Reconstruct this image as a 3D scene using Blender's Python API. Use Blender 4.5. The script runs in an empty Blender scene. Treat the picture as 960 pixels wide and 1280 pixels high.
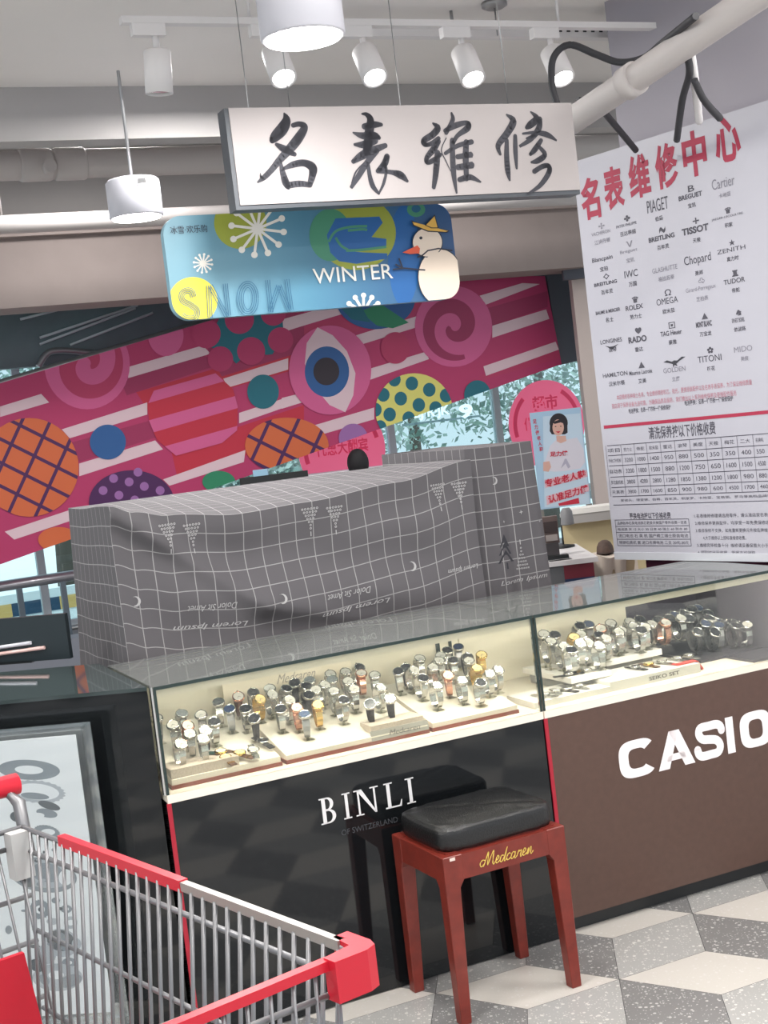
import bpy, bmesh, math, random
from mathutils import Vector, Matrix
R = math.radians; PI = math.pi; rnd = random.Random(7)
COL = bpy.context.scene.collection
# ------------------------------------------------------------------ camera geometry
FPX = 1725.75; PITCH = R(3.7123); ROLL = R(6.7434); HC = 1.6
fw = Vector((0, math.cos(PITCH), -math.sin(PITCH))); r0 = Vector((1, 0, 0)); u0 = r0.cross(fw)
cr = r0*math.cos(ROLL) - u0*math.sin(ROLL); cu = r0*math.sin(ROLL) + u0*math.cos(ROLL)
def ray(px, py): return fw + cr*((px-480)/FPX) - cu*((py-640)/FPX)
CAM = Vector((0, 0, HC))
def Gz(px, py, z): d = ray(px, py); return CAM + d*((z-HC)/d.z)
class Plane:
    """vertical plane: origin O, unit horizontal X (to the right seen from the front), normal N to the front"""
    def __init__(s, O, ang):
        s.O = Vector(O); s.X = Vector((math.cos(ang), math.sin(ang), 0)); s.Z = Vector((0, 0, 1)); s.N = s.X.cross(s.Z); s.ang = ang
        s.M = Matrix(((s.X.x, s.Z.x, s.N.x, s.O.x), (s.X.y, s.Z.y, s.N.y, s.O.y), (s.X.z, s.Z.z, s.N.z, s.O.z), (0, 0, 0, 1)))
    def hit(s, px, py): d = ray(px, py); return CAM + d*((s.O-CAM).dot(s.N)/d.dot(s.N))
    def uv(s, px, py): p = s.hit(px, py)-s.O; return Vector((p.dot(s.X), p.z))
A = R(24.0); UX = Vector((math.cos(A), math.sin(A), 0)); WX = Vector((-math.sin(A), math.cos(A), 0))
ORG = UX*.86 + WX*3.545                      # front left foot of the show counter
FR = Matrix.Translation(ORG) @ Matrix.Rotation(A, 4, 'Z')     # counter frame: u along, v back, z up
def cw(u, v, z=0): return ORG + UX*u + WX*v + Vector((0, 0, z))
def cplane(v): return Plane(ORG + WX*v, A)
def cf(px, py, z): p = Gz(px, py, z)-ORG; return p.dot(UX), p.dot(WX)
def cv(px, py, v): q = cplane(v).uv(px, py); return q.x, q.y
# ------------------------------------------------------------------ materials
MATS = {}
def lin(c): c = c/255.; return c/12.92 if c <= .04045 else ((c+.055)/1.055)**2.4
def rgb(c): return (lin(c[0]), lin(c[1]), lin(c[2]), 1)
def mat(name, c, rough=.6, metal=0, spec=.5, emit=0, bump=0, bscale=60, coat=0, noise=0, nscale=8):
    if name in MATS: return MATS[name]
    m = bpy.data.materials.new(name); m.use_nodes = True; nt = m.node_tree; b = nt.nodes['Principled BSDF']
    b.inputs['Base Color'].default_value = rgb(c); b.inputs['Roughness'].default_value = rough; b.inputs['Metallic'].default_value = metal
    b.inputs['Specular IOR Level'].default_value = spec; b.inputs['Coat Weight'].default_value = coat; b.inputs['Coat Roughness'].default_value = .05
    if emit: b.inputs['Emission Color'].default_value = rgb(c); b.inputs['Emission Strength'].default_value = emit
    if bump or noise:
        tc = nt.nodes.new('ShaderNodeTexCoord')
        if bump:
            n = nt.nodes.new('ShaderNodeTexNoise'); n.inputs['Scale'].default_value = bscale; n.inputs['Detail'].default_value = 4
            k = nt.nodes.new('ShaderNodeBump'); k.inputs['Strength'].default_value = bump; k.inputs['Distance'].default_value = .01
            nt.links.new(tc.outputs['Object'], n.inputs['Vector']); nt.links.new(n.outputs['Fac'], k.inputs['Height']); nt.links.new(k.outputs['Normal'], b.inputs['Normal'])
        if noise:
            n = nt.nodes.new('ShaderNodeTexNoise'); n.inputs['Scale'].default_value = nscale; n.inputs['Detail'].default_value = 5
            mp = nt.nodes.new('ShaderNodeMapRange'); mp.inputs['From Min'].default_value = .3; mp.inputs['From Max'].default_value = .7
            mp.inputs['To Min'].default_value = 1-noise; mp.inputs['To Max'].default_value = 1+noise*.3
            mx = nt.nodes.new('ShaderNodeVectorMath'); mx.operation = 'SCALE'; mx.inputs[0].default_value = rgb(c)[:3]
            nt.links.new(tc.outputs['Object'], n.inputs['Vector']); nt.links.new(n.outputs['Fac'], mp.inputs['Value'])
            nt.links.new(mp.outputs['Result'], mx.inputs['Scale']); nt.links.new(mx.outputs['Vector'], b.inputs['Base Color'])
    MATS[name] = m; return m
def glass(name, tint=(235, 245, 240), refl=1.0, base=.04, rough=.01):
    if name in MATS: return MATS[name]
    m = bpy.data.materials.new(name); m.use_nodes = True; nt = m.node_tree; nt.nodes.clear()
    o = nt.nodes.new('ShaderNodeOutputMaterial'); mx = nt.nodes.new('ShaderNodeMixShader')
    t = nt.nodes.new('ShaderNodeBsdfTransparent'); t.inputs[0].default_value = rgb(tint)
    g = nt.nodes.new('ShaderNodeBsdfGlossy'); g.inputs['Roughness'].default_value = rough; g.inputs[0].default_value = (1, 1, 1, 1)
    f = nt.nodes.new('ShaderNodeFresnel'); f.inputs[0].default_value = 1.5
    a = nt.nodes.new('ShaderNodeMath'); a.operation = 'MULTIPLY_ADD'; a.inputs[1].default_value = refl; a.inputs[2].default_value = base; a.use_clamp = True
    nt.links.new(f.outputs[0], a.inputs[0]); nt.links.new(a.outputs[0], mx.inputs[0]); nt.links.new(t.outputs[0], mx.inputs[1]); nt.links.new(g.outputs[0], mx.inputs[2])
    nt.links.new(mx.outputs[0], o.inputs[0]); MATS[name] = m; return m
def speckle(name, c, s, scale=70, th=.32, rough=.28):
    m = mat(name, c, rough); nt = m.node_tree; b = nt.nodes['Principled BSDF']
    tc = nt.nodes.new('ShaderNodeTexCoord'); last = None; col = None
    base = nt.nodes.new('ShaderNodeRGB'); base.outputs[0].default_value = rgb(c); col = base.outputs[0]
    for k, (sc, t) in enumerate(((scale, th), (scale*2.2, th*.9))):
        v = nt.nodes.new('ShaderNodeTexVoronoi'); v.inputs['Scale'].default_value = sc; v.inputs['Randomness'].default_value = 1
        nt.links.new(tc.outputs['Object'], v.inputs['Vector'])
        sp = nt.nodes.new('ShaderNodeSeparateColor'); nt.links.new(v.outputs['Color'], sp.inputs[0])
        th_ = nt.nodes.new('ShaderNodeMath'); th_.operation = 'MULTIPLY'; th_.inputs[1].default_value = t; nt.links.new(sp.outputs[0], th_.inputs[0])
        lt = nt.nodes.new('ShaderNodeMath'); lt.operation = 'LESS_THAN'; nt.links.new(v.outputs['Distance'], lt.inputs[0]); nt.links.new(th_.outputs[0], lt.inputs[1])
        mx = nt.nodes.new('ShaderNodeMix'); mx.data_type = 'RGBA'; nt.links.new(lt.outputs[0], mx.inputs[0]); nt.links.new(col, mx.inputs[6]); mx.inputs[7].default_value = rgb(s)
        col = mx.outputs[2]
    nt.links.new(col, b.inputs['Base Color']); return m
# ------------------------------------------------------------------ mesh builder
def tagk(o, label=None, cat=None, group=None, kind=None):
    if label: o['label'] = label
    if cat: o['category'] = cat
    if group: o['group'] = group
    if kind: o['kind'] = kind
    return o
def thing(name, label, cat, M=None, group=None):
    o = bpy.data.objects.new(name, None); COL.objects.link(o); o.empty_display_size = .1
    if M is not None: o.matrix_world = M
    return tagk(o, label, cat, group)
def catmull(P, n=8):
    P = [Vector(p) for p in P]; out = []
    for i in range(len(P)-1):
        p0 = P[max(i-1, 0)]; p1 = P[i]; p2 = P[i+1]; p3 = P[min(i+2, len(P)-1)]
        for k in range(n):
            t = k/n; out.append(.5*((2*p1)+(p2-p0)*t+(2*p0-5*p1+4*p2-p3)*t*t+(3*p1-p0-3*p2+p3)*t**3))
    out.append(P[-1]); return out
class MB:
    def __init__(s): s.bm = bmesh.new(); s.uvl = None
    def face(s, vs, mi=0, sm=False):
        try: f = s.bm.faces.new(vs)
        except ValueError: return None
        f.material_index = mi; f.smooth = sm; return f
    def flat(s, pts, z=0, mi=0):
        if len(pts) < 3: return
        s.face([s.bm.verts.new((p[0], p[1], z)) for p in pts], mi)
    def poly3(s, pts, mi=0, sm=False): return s.face([s.bm.verts.new(p) for p in pts], mi, sm)
    def box(s, a, b, mi=0, M=None):
        x0, y0, z0 = a; x1, y1, z1 = b
        c = [Vector((x, y, z)) for z in (z0, z1) for x, y in ((x0, y0), (x1, y0), (x1, y1), (x0, y1))]
        if M: c = [M @ p for p in c]
        v = [s.bm.verts.new(p) for p in c]
        for q in ((3, 2, 1, 0), (4, 5, 6, 7), (0, 1, 5, 4), (1, 2, 6, 5), (2, 3, 7, 6), (3, 0, 4, 7)): s.face([v[i] for i in q], mi)
        return s
    def prism(s, pts, z0, z1, mi=0, M=None, axis='z', sm=False):
        def mk(p, z):
            q = Vector((p[0], p[1], z)) if axis == 'z' else (Vector((p[0], z, p[1])) if axis == 'y' else Vector((z, p[0], p[1])))
            return M @ q if M else q
        a = [s.bm.verts.new(mk(p, z0)) for p in pts]; b = [s.bm.verts.new(mk(p, z1)) for p in pts]; n = len(pts)
        s.face(a[::-1], mi); s.face(b, mi)
        for i in range(n): s.face([a[i], a[(i+1) % n], b[(i+1) % n], b[i]], mi, sm)
        return s
    def tube(s, pts, r, n=8, mi=0, closed=False, cap=True):
        pts = [Vector(p) for p in pts]; rings = []; N = len(pts); up = None
        for i, p in enumerate(pts):
            if closed: d = pts[(i+1) % N]-pts[i-1]
            else: d = pts[min(i+1, N-1)]-pts[max(i-1, 0)]
            d.normalize()
            if up is None: up = Vector((0, 0, 1)) if abs(d.z) < .9 else Vector((1, 0, 0))
            a = d.cross(up)
            if a.length < 1e-5: a = d.orthogonal()
            a.normalize(); b = d.cross(a); up = -b if False else up
            rr = r[i] if isinstance(r, (list, tuple)) else r
            rings.append([s.bm.verts.new(p+(a*math.cos(2*PI*k/n)+b*math.sin(2*PI*k/n))*rr) for k in range(n)])
        for i in range(N if closed else N-1):
            q = rings[i]; w = rings[(i+1) % N]
            for k in range(n): s.face([q[k], q[(k+1) % n], w[(k+1) % n], w[k]], mi, True)
        if cap and not closed: s.face(rings[0][::-1], mi); s.face(rings[-1], mi)
        return s
    def cyl(s, p0, p1, r, r2=None, n=20, mi=0): return s.tube([p0, p1], [r, r if r2 is None else r2], n, mi)
    def lathe(s, prof, n=28, mi=0, M=None, sm=True):
        rings = []
        for r, z in prof:
            c = [Vector((r*math.cos(2*PI*k/n), r*math.sin(2*PI*k/n), z)) for k in range(n)]
            if M: c = [M @ p for p in c]
            rings.append([s.bm.verts.new(p) for p in c])
        for a, b in zip(rings, rings[1:]):
            for k in range(n): s.face([a[k], a[(k+1) % n], b[(k+1) % n], b[k]], mi, sm)
        s.face(rings[0][::-1], mi); s.face(rings[-1], mi); return s
    def grid(s, fn, nu, nv, mi=0, uv=None, sm=True):
        if uv and s.uvl is None: s.uvl = s.bm.loops.layers.uv.new('UVMap')
        V = [[s.bm.verts.new(fn(i/nu, j/nv)) for j in range(nv+1)] for i in range(nu+1)]
        for i in range(nu):
            for j in range(nv):
                f = s.face([V[i][j], V[i+1][j], V[i+1][j+1], V[i][j+1]], mi, sm)
                if f and uv:
                    for l, (a, b) in zip(f.loops, ((i, j), (i+1, j), (i+1, j+1), (i, j+1))): l[s.uvl].uv = uv(a/nu, b/nv)
        return s
    def add(s, verts, faces, fn, mi=0):
        v = [s.bm.verts.new(fn(p)) for p in verts]
        for f in faces: s.face([v[i] for i in f], mi)
    def bevel(s, w, seg=2, ang=40):
        es = [e for e in s.bm.edges if len(e.link_faces) == 2 and e.calc_face_angle(0) > R(ang)]
        bmesh.ops.bevel(s.bm, geom=es, offset=w, segments=seg, affect='EDGES', profile=.6, clamp_overlap=True); return s
    def build(s, name, mats, parent=None, M=None, sm=False, fix=True):
        if fix and s.uvl is None and len(s.bm.faces): bmesh.ops.recalc_face_normals(s.bm, faces=[f for f in s.bm.faces])
        me = bpy.data.meshes.new(name); s.bm.to_mesh(me); s.bm.free()
        for m in (mats if isinstance(mats, (list, tuple)) else [mats]): me.materials.append(m)
        if sm:
            for p in me.polygons: p.use_smooth = True
        o = bpy.data.objects.new(name, me); COL.objects.link(o)
        if parent: o.parent = parent
        if M is not None: o.matrix_world = M
        return o
def clip(poly, C):
    """Sutherland-Hodgman, C counter-clockwise convex"""
    out = [Vector(p) for p in poly]
    for i in range(len(C)):
        a = Vector(C[i]); b = Vector(C[(i+1) % len(C)]); e = b-a; inp = out; out = []
        if not inp: break
        def side(p): return e.x*(p.y-a.y)-e.y*(p.x-a.x)
        for j in range(len(inp)):
            p = inp[j-1]; q = inp[j]; sp, sq = side(p), side(q)
            if sq >= 0:
                if sp < 0: out.append(p+(q-p)*(sp/(sp-sq)))
                out.append(q)
            elif sp >= 0: out.append(p+(q-p)*(sp/(sp-sq)))
    return out
TX = {}
def textmesh(s, bold=0, shear=0, spacing=1):
    k = (s, bold, shear, spacing)
    if k in TX: return TX[k]
    cu_ = bpy.data.curves.new('t', 'FONT'); cu_.body = s; cu_.size = 1; cu_.offset = bold; cu_.shear = shear; cu_.resolution_u = 3; cu_.space_character = spacing
    o = bpy.data.objects.new('t', cu_); COL.objects.link(o)
    dg = bpy.context.evaluated_depsgraph_get(); me = bpy.data.meshes.new_from_object(o.evaluated_get(dg))
    V = [v.co.copy() for v in me.vertices]; Fc = [tuple(p.vertices) for p in me.polygons]
    bpy.data.objects.remove(o); bpy.data.curves.remove(cu_); bpy.data.meshes.remove(me)
    if not V: V = [Vector((0, 0, 0)), Vector((1, 0, 0)), Vector((0, 1, 0))]; Fc = []
    x0 = min(v.x for v in V); x1 = max(v.x for v in V); y0 = min(v.y for v in V); y1 = max(v.y for v in V)
    V = [Vector(((v.x-x0)/max(x1-x0, 1e-4), (v.y-y0)/max(y1-y0, 1e-4), 0)) for v in V]
    TX[k] = (V, Fc, x1-x0, y1-y0); return TX[k]
def txt(mb, s, x0, y0, x1, y1, z=.001, mi=0, bold=0, shear=0, fn=None, spacing=1):
    V, Fc, w, h = textmesh(s, bold, shear, spacing)
    f = fn or (lambda x, y: Vector((x, y, z)))
    mb.add(V, Fc, lambda p: f(x0+(x1-x0)*p.x, y0+(y1-y0)*p.y), mi)
def txtc(mb, P, s, px, py, w, h, z=.001, mi=0, **k):
    """text centred on pixel px,py of plane P with a pixel width and height"""
    a = P.uv(px-w/2, py); b = P.uv(px+w/2, py); c = P.uv(px, py); d = (P.uv(px, py-h/2).y-P.uv(px, py+h/2).y)
    txt(mb, s, c.x-(b.x-a.x)/2, c.y-d/2, c.x+(b.x-a.x)/2, c.y+d/2, z, mi, **k)
def circ(cx, cy, rx, ry=None, n=40, a0=0, a1=2*PI, rot=0):
    ry = ry or rx; o = []
    for k in range(n+(0 if a1-a0 > 6.28 else 1)):
        t = a0+(a1-a0)*k/n; x, y = rx*math.cos(t), ry*math.sin(t); o.append(Vector((cx+x*math.cos(rot)-y*math.sin(rot), cy+x*math.sin(rot)+y*math.cos(rot))))
    return o
def strip(P, w):
    """ribbon polygons (quads) along 2-D points with half widths"""
    P = [Vector(p[:2]) for p in P]; q = []
    for i, p in enumerate(P):
        d = P[min(i+1, len(P)-1)]-P[max(i-1, 0)]
        d = d.normalized() if d.length > 1e-9 else Vector((1, 0)); nn = Vector((-d.y, d.x)); ww = w[i] if isinstance(w, (list, tuple)) else w
        q.append((p+nn*ww, p-nn*ww))
    return [[q[i][0], q[i][1], q[i+1][1], q[i+1][0]] for i in range(len(q)-1)]

# ================================================================== materials
M_white = mat('white_paint', (225, 222, 222), .5)
M_ceil = mat('ceiling_paint', (236, 232, 229), .8, noise=.05, nscale=1.3)
M_ceil2 = mat('beam_paint', (176, 173, 172), .85, noise=.06, nscale=2)
M_pipe = mat('pipe_paint', (196, 190, 188), .6)
M_bulk = mat('bulkhead_paint', (150, 138, 134), .8, noise=.04)
M_black = mat('black_gloss', (20, 22, 24), .05, spec=.55)
M_blackm = mat('black_matte', (24, 28, 30), .5)
M_brown = mat('brown_laminate', (88, 65, 56), .38, noise=.12, nscale=40)
M_toe = mat('toe_kick', (38, 39, 40), .45)
M_cream = mat('cream_laminate', (238, 228, 212), .5)
M_red = mat('red_trim', (165, 28, 48), .4)
M_glass = glass('case_glass', (248, 249, 244), .7, .015)
M_top = glass('counter_glass', (196, 202, 200), .85, .07, .03)
def frost(m, c, f):
    nt = m.node_tree; o = nt.nodes['Material Output']; src = o.inputs[0].links[0].from_socket; d = nt.nodes.new('ShaderNodeBsdfDiffuse'); d.inputs[0].default_value = rgb(c)
    mx = nt.nodes.new('ShaderNodeMixShader'); mx.inputs[0].default_value = f; nt.links.new(src, mx.inputs[1]); nt.links.new(d.outputs[0], mx.inputs[2]); nt.links.new(mx.outputs[0], o.inputs[0])
frost(M_top, (186, 188, 186), .13)
M_edge = mat('glass_edge', (38, 52, 50), .25)
M_chrome = mat('chrome', (214, 212, 208), .22, 1)
M_steel = mat('dull_steel', (165, 165, 166), .38, .8)
M_acr = glass('acrylic', (251, 252, 252), .4, .015)

# ================================================================== floor
def build_floor():
    m = MB(); m.box((-9, -4, -.06), (12, 26, -.004), 3)
    L = .2946; e1 = Vector((math.cos(R(24.2)), math.sin(R(24.2)))); e2 = Vector((math.cos(R(-96)), math.sin(R(-96)))); e3 = Vector((math.cos(R(144.4)), math.sin(R(144.4))))
    d = Gz(774, 1224, 0); D = Vector((d.x, d.y)); e1 *= L; e2 *= L; e3 *= L; t1 = e1-e2; t2 = e2-e3; g = .994
    for i in range(-22, 23):
        for j in range(-22, 23):
            X = D+t1*i+t2*j
            if not (-4.5 < X.x < 6 and -1.5 < X.y < 9): continue
            for k, (a, b) in enumerate(((-e2, e1), (e1, -e3), (-e3, e2))):
                q = [X, X+a, X+a+b, X+b]; c = (q[0]+q[2])/2
                m.flat([c+(p-c)*g for p in q], 0, k)
    o = m.build('floor', [speckle('terrazzo_grey', (164, 163, 160), (206, 204, 198), 62, .36), speckle('terrazzo_white', (200, 195, 187), (206, 202, 197), 62, .3),
                          speckle('terrazzo_dark', (124, 123, 122), (188, 187, 184), 62, .36), mat('grout', (84, 84, 84), .8)], fix=False)
    tagk(o, kind='structure')
build_floor()

# ================================================================== ceiling, beams, pipes
def cbox(name, u0, u1, v0, v1, z0, z1, m, kind=None):
    o = MB().box((u0, v0, z0), (u1, v1, z1)).build(name, m, M=FR)
    if kind: o['kind'] = kind
    return o
cbox('ceiling', -6, 4.2, -4.5, 1.74, 3.0, 3.12, M_ceil, 'structure')
cbox('ceiling', -6, 9, 1.86, 6.5, 3.42, 3.5, M_ceil2, 'structure')
cbox('trim_1', -6, 4.2, 1.74, 1.86, 2.80, 3.5, M_ceil2, 'structure')
cbox('wall_upper', -5, 7.5, 4.88, 4.95, 2.97, 3.42, M_ceil2, 'structure')
cbox('trim_2', -6, 4.2, -.16, -.02, 2.93, 3.0, M_ceil, 'structure')
bk = MB(); bk.box((-5, 4.6, 2.5), (7.5, 4.95, 2.97)); bk.box((-5, 4.55, 2.9), (7.5, 4.6, 3.0)); bk.build('trim_3', M_bulk, M=FR)['kind'] = 'structure'
def pipe(name, label, v, z, r, u0, u1, joints=()):
    t = thing(name, label, 'pipe', FR @ Matrix.Translation((u0, v, z)))
    MB().cyl((0, 0, 0), (u1-u0, 0, 0), r, n=24).build('pipe_run', M_pipe, t)
    for j in joints: MB().lathe([(r*1.06, 0), (r*1.12, .01), (r*1.12, .14), (r*1.06, .15)], M=Matrix.Translation((j-u0, 0, 0)) @ Matrix.Rotation(PI/2, 4, 'Y')).build('coupling', M_pipe, t)
    k = .9
    while k < u1-u0: MB().tube([(k, 0, r), (k, 0, 3.42-z)], .006, 6).build('hanger', M_pipe, t); k += 1.8
    return t
t = pipe('water_pipe', 'thick pale grey pipe with couplings running across above the beige bulkhead', 3.0, 2.975, .068, -4, 4.6, (.42, .58))
u_, z_ = cv(61, 209, 2.92); MB().cyl((u_+4, -.12, z_-2.975), (u_+4, 0, z_-2.975), .03, n=20).build('branch_cap', M_pipe, t)
pipe('water_pipe', 'thinner pale pipe below and behind the thick pipe, just above the bulkhead', 4.05, 2.885, .05, -4, 4.6)
pipe('water_pipe', 'slim pale pipe tucked under the dark beam above the thick pipe', 2.6, 3.05, .03, -4, 4.6)
# near conduit in front of the lights
uc, vc = cf(480, 38, 2.93)
t = thing('steel_channel', 'long white slotted steel channel crossing just under the ceiling above the hanging sign', 'channel', FR @ Matrix.Translation((.85, vc, 2.93)))
m = MB(); m.box((0, -.02, -.025), (3.25, .02, .02)); m.bevel(.004); m.build('rail', M_white, t)
m = MB()
for k in range(12): m.box((1.05+k*.035, -.0215, -.006), (1.065+k*.035, -.0205, .006))
m.build('slots', M_blackm, t)
# vertical hangers for it
for k in (.7, 1.6, 3.0): MB().tube([(k, 0, .02), (k, 0, .07)], .006, 6).build('hanger', M_steel, t)
# diagonal duct pipe going back to the right
P0 = CAM+ray(706, 157)*(4.45/ray(706, 157).y); P1 = CAM+ray(950, -8)*(3.75/ray(950, -8).y)
t = thing('diagonal_pipe', 'white square duct pipe slanting up to the right above the red titled board', 'pipe', Matrix.Translation(P0))
d = P1-P0; m = MB(); m.tube([(0, 0, 0), d*.5, d, d*1.4], .042, 12); m.build('pipe_run', M_pipe, t)
MB().lathe([(.05, 0), (.05, .05)], M=Matrix.Translation(d*.35) @ d.to_track_quat('Z', 'Y').to_matrix().to_4x4()).build('collar', M_pipe, t)

# ================================================================== pillar behind the board and its board
zb = 1.01
pa = Gz(768, 690, zb); pb = Gz(960, 692, zb); dd = (pb-pa); BA = math.atan2(dd.y, dd.x)
BP = Plane(Vector((pa.x, pa.y, 0)), BA)
def pillar():
    m = MB(); ux0 = .20; ux1 = .93
    m.box((ux0, 1.16, -.95), (ux1, 3.42, -.045), 0); m.box((.115, 0, -.952), (ux1+.002, 1.0, -.043), 1); m.box((ux0-.002, 1.0, -.952), (ux1+.002, 1.16, -.043), 1)
    o = m.build('wall_right', [mat('pillar_grey', (160, 156, 164), .75), mat('maroon_panel', (84, 30, 56), .4)], M=BP.M); o['kind'] = 'structure'
    o = MB().box((.95, 0, -.6), (2.6, 3.4, -.5)).build('wall_front', mat('bright_wall', (226, 224, 228), .6), M=BP.M); o['kind'] = 'structure'
pillar()
bt = thing('price_board', 'large white board with a red Chinese title, watch brand logos and a price table', 'board', BP.M)
q1 = BP.uv(727, 215); q2 = BP.uv(945, 112); zt = (q1.y+q2.y)/2
bw = .925
MB().box((0, zb, -.04), (bw, zt, 0)).bevel(.003).build('panel', mat('board_white', (175, 174, 183), .4), bt)
MB().box((.0, zb-.028, -.045), (bw, zb, .004)).build('bottom_rail', mat('rail_grey', (190, 192, 198), .4), bt)
M_ink = mat('board_ink', (72, 70, 80), .6); M_ink2 = mat('board_ink_pale', (128, 126, 136), .6); M_redink = mat('board_red', (158, 38, 66), .6)
m = MB()
# title fitted in the board's own coordinates, one glyph at a time
TT = [('名', 738, 248), ('表', 767, 235), ('维', 799, 220), ('修', 833, 207), ('中', 868, 192), ('心', 909, 173)]
us = [.035, .165, .30, .435, .575, .715]
for (ch, px, py), uu in zip(TT, us):
    c = BP.uv(px, py); V, Fc, w, h = textmesh(ch, .035)
    a = BP.uv(px-12-(px-741)*.025, py); b = BP.uv(px+12+(px-741)*.025, py); ww = (b.x-a.x); hh = .152
    txt(m, ch, c.x-ww/2, c.y-hh/2, c.x+ww/2, c.y+hh/2, .001, 0, bold=.035)
m.build('title', M_redink, bt)
LG = [ # row by row: mark, brand, chinese, px, py(brand), width, height, bold, dark
 ('✢', 'VACHERON', '江诗丹顿', 751, 291, 24, 5, 0, 0), ('✤', 'PATEK PHILIPPE', '百达翡丽', 783, 281, 26, 4, 0, 1), ('', 'PIAGET', '伯爵', 822, 256, 27, 18, .0, 1), ('B', 'BREGUET', '宝玑', 863, 245, 30, 7, .03, 1), ('', 'Cartier', '卡地亚', 904, 228, 29, 15, 0, 0),
 ('', 'Blancpain', '宝珀', 753, 324, 26, 8, .01, 1), ('ν', 'Breguet', '宝玑', 786, 314, 22, 6, 0, 0), ('~', 'BREITLING', '百年灵', 827, 297, 33, 7, .03, 1), ('+', 'TISSOT', '天梭', 869, 287, 34, 10, .04, 1), ('♕', 'JAEGER-LECOULTRE', '积家', 909, 271, 40, 4, .0, 1),
 ('⟡', 'BREITLING', '百年灵', 757, 354, 29, 5, .03, 1), ('', 'IWC', '万国', 789, 342, 17, 10, 0, 1), ('', 'GLASHUTTE', '格拉苏蒂', 831, 336, 32, 7, 0, 0), ('', 'Chopard', '萧邦', 872, 325, 34, 16, 0, 1), ('★', 'ZENITH', '真力时', 914, 312, 36, 6, 0, 1),
 ('', 'BAUME & MERCIER', '名士', 760, 389, 31, 5, .02, 1), ('♛', 'ROLEX', '劳力士', 793, 384, 22, 7, .02, 1), ('Ω', 'OMEGA', '欧米茄', 834, 376, 27, 9, 0, 1), ('♧', 'Girard-Perregaux', '芝柏表', 876, 361, 38, 8, 0, 0), ('♜', 'TUDOR', '帝舵', 918, 351, 27, 7, .01, 1),
 ('', 'LONGINES', '浪琴', 764, 426, 27, 6, .01, 1), ('♥', 'RADO', '雷达', 797, 424, 23, 9, .04, 1), ('▣', 'TAG Heuer', '豪雅', 839, 416, 27, 7, .02, 1), ('▲', 'MONT BLANC', '万宝龙', 880, 405, 20, 8, .03, 1), ('♞', 'ERNEST BOREL', '依波路', 923, 400, 16, 6, .01, 1),
 ('', 'HAMILTON', '汉米尔顿', 769, 468, 31, 6, .01, 1), ('▲', 'Maurice Lacroix', '艾美', 801, 465, 29, 6, .01, 1), ('', 'GOLDEN', '立鹰', 843, 462, 28, 7, .01, 0), ('✿', 'TITONI', '梅花', 887, 448, 30, 9, 0, 1), ('', 'MIDO', '美度', 929, 436, 23, 8, 0, 0)]
for mk, br, cn, px, py, w, h, bo, dk in LG:
    q = MB()
    txtc(q, BP, br, px, py, w, h*.9, bold=bo)
    if mk: txtc(q, BP, mk, px+1, py-h/2-6, 8, 8, bold=.01)
    txtc(q, BP, cn, px+2, py+h/2+8, 5.0*len(cn), 6, bold=.01)
    q.build('brand_logo', M_ink if dk else M_ink2, bt)
# eagle mark
m = MB(); c = BP.uv(843, 453); s_ = .0012
pts = [(-28, 3), (-18, 6), (-6, 2), (0, 4), (8, 3), (20, 9), (30, 8), (14, 2), (5, -3), (8, -8), (0, -5), (-4, -10), (-4, -3), (-14, 0)]
m.flat([(c.x+x*s_*1.5, c.y+y*s_*1.5) for x, y in pts], .001); 
m.build('bird_mark', mat('board_ink_dark', (48, 48, 56), .6), bt); m = MB()
c = BP.uv(765, 433)
m.flat([(c.x-.035, c.y+.006), (c.x, c.y-.012), (c.x+.035, c.y+.006), (c.x+.01, c.y), (c.x-.01, c.y)], .001)
m.build('wing_mark', mat('board_ink_dark', (48, 48, 56), .6), bt)
# notes in red, red rule, tables
m = MB()
for s, x0, y0, x1, y1 in (('本店精修各种瑞士名表，专业维修精密机芯，抛光，更换原装配件以及名表手表保养，为了保证维修质量', 771, 497, 939, 467), ('我店用于保养设备先进可靠，为确保品质及服务，我们推出以上系列维修保养及更换配件服务', 765, 508, 920, 482)):
    a = BP.uv(x0, y0); b = BP.uv(x1, y1); txt(m, s, a.x, a.y-.0095, b.x, a.y+.0095, .001)
m.build('red_notes', mat('board_red_pale', (176, 110, 124), .6), bt)
m = MB(); a = BP.uv(755, 534); m.flat([(a.x, a.y-.006), (bw-.002, a.y-.006), (bw-.002, a.y+.006), (a.x, a.y+.006)], .001); m.build('red_rule', M_redink, bt)
m = MB()
for s, x0, y0, x1 in (('电池更换：名表一律四折一律保修保护', 786, 514, 839), ('电池更换：名表一律四折一律保修保护', 856, 504, 917)):
    a = BP.uv(x0, y0); b = BP.uv(x1, y0); txt(m, s, a.x, a.y-.009, b.x, a.y+.009, .001, bold=.01)
a = BP.uv(811, 542); b = BP.uv(894, 531); txt(m, '清洗保养按以下价格收费', a.x, a.y-.022, b.x, a.y+.024, .001, bold=.012)
zr = [BP.uv(762, y).y for y in (557, 569.6, 582.5, 596.6, 609.6, 621, 631.5)]; xl = BP.uv(759, 557).x; xr = bw-.002
cols = [BP.uv(x, 575).x for x in (759, 778, 794.5, 810, 827.5, 845.5, 864.5, 884.5, 904, 924, 944, 960)]
for z in zr: m.flat([(xl, z-.0012), (xr, z-.0012), (xr, z+.0012), (xl, z+.0012)], .001)
for x in cols[:-1]: m.flat([(x-.0008, zr[-2]), (x+.0008, zr[-2]), (x+.0008, zr[0]), (x-.0008, zr[0])], .001)
HD = ['项目', '劳力士', '帝舵', '欧米茄', '雷达', '浪琴', '美度', '天梭', '梅花', '二大', '名牌机']
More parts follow.
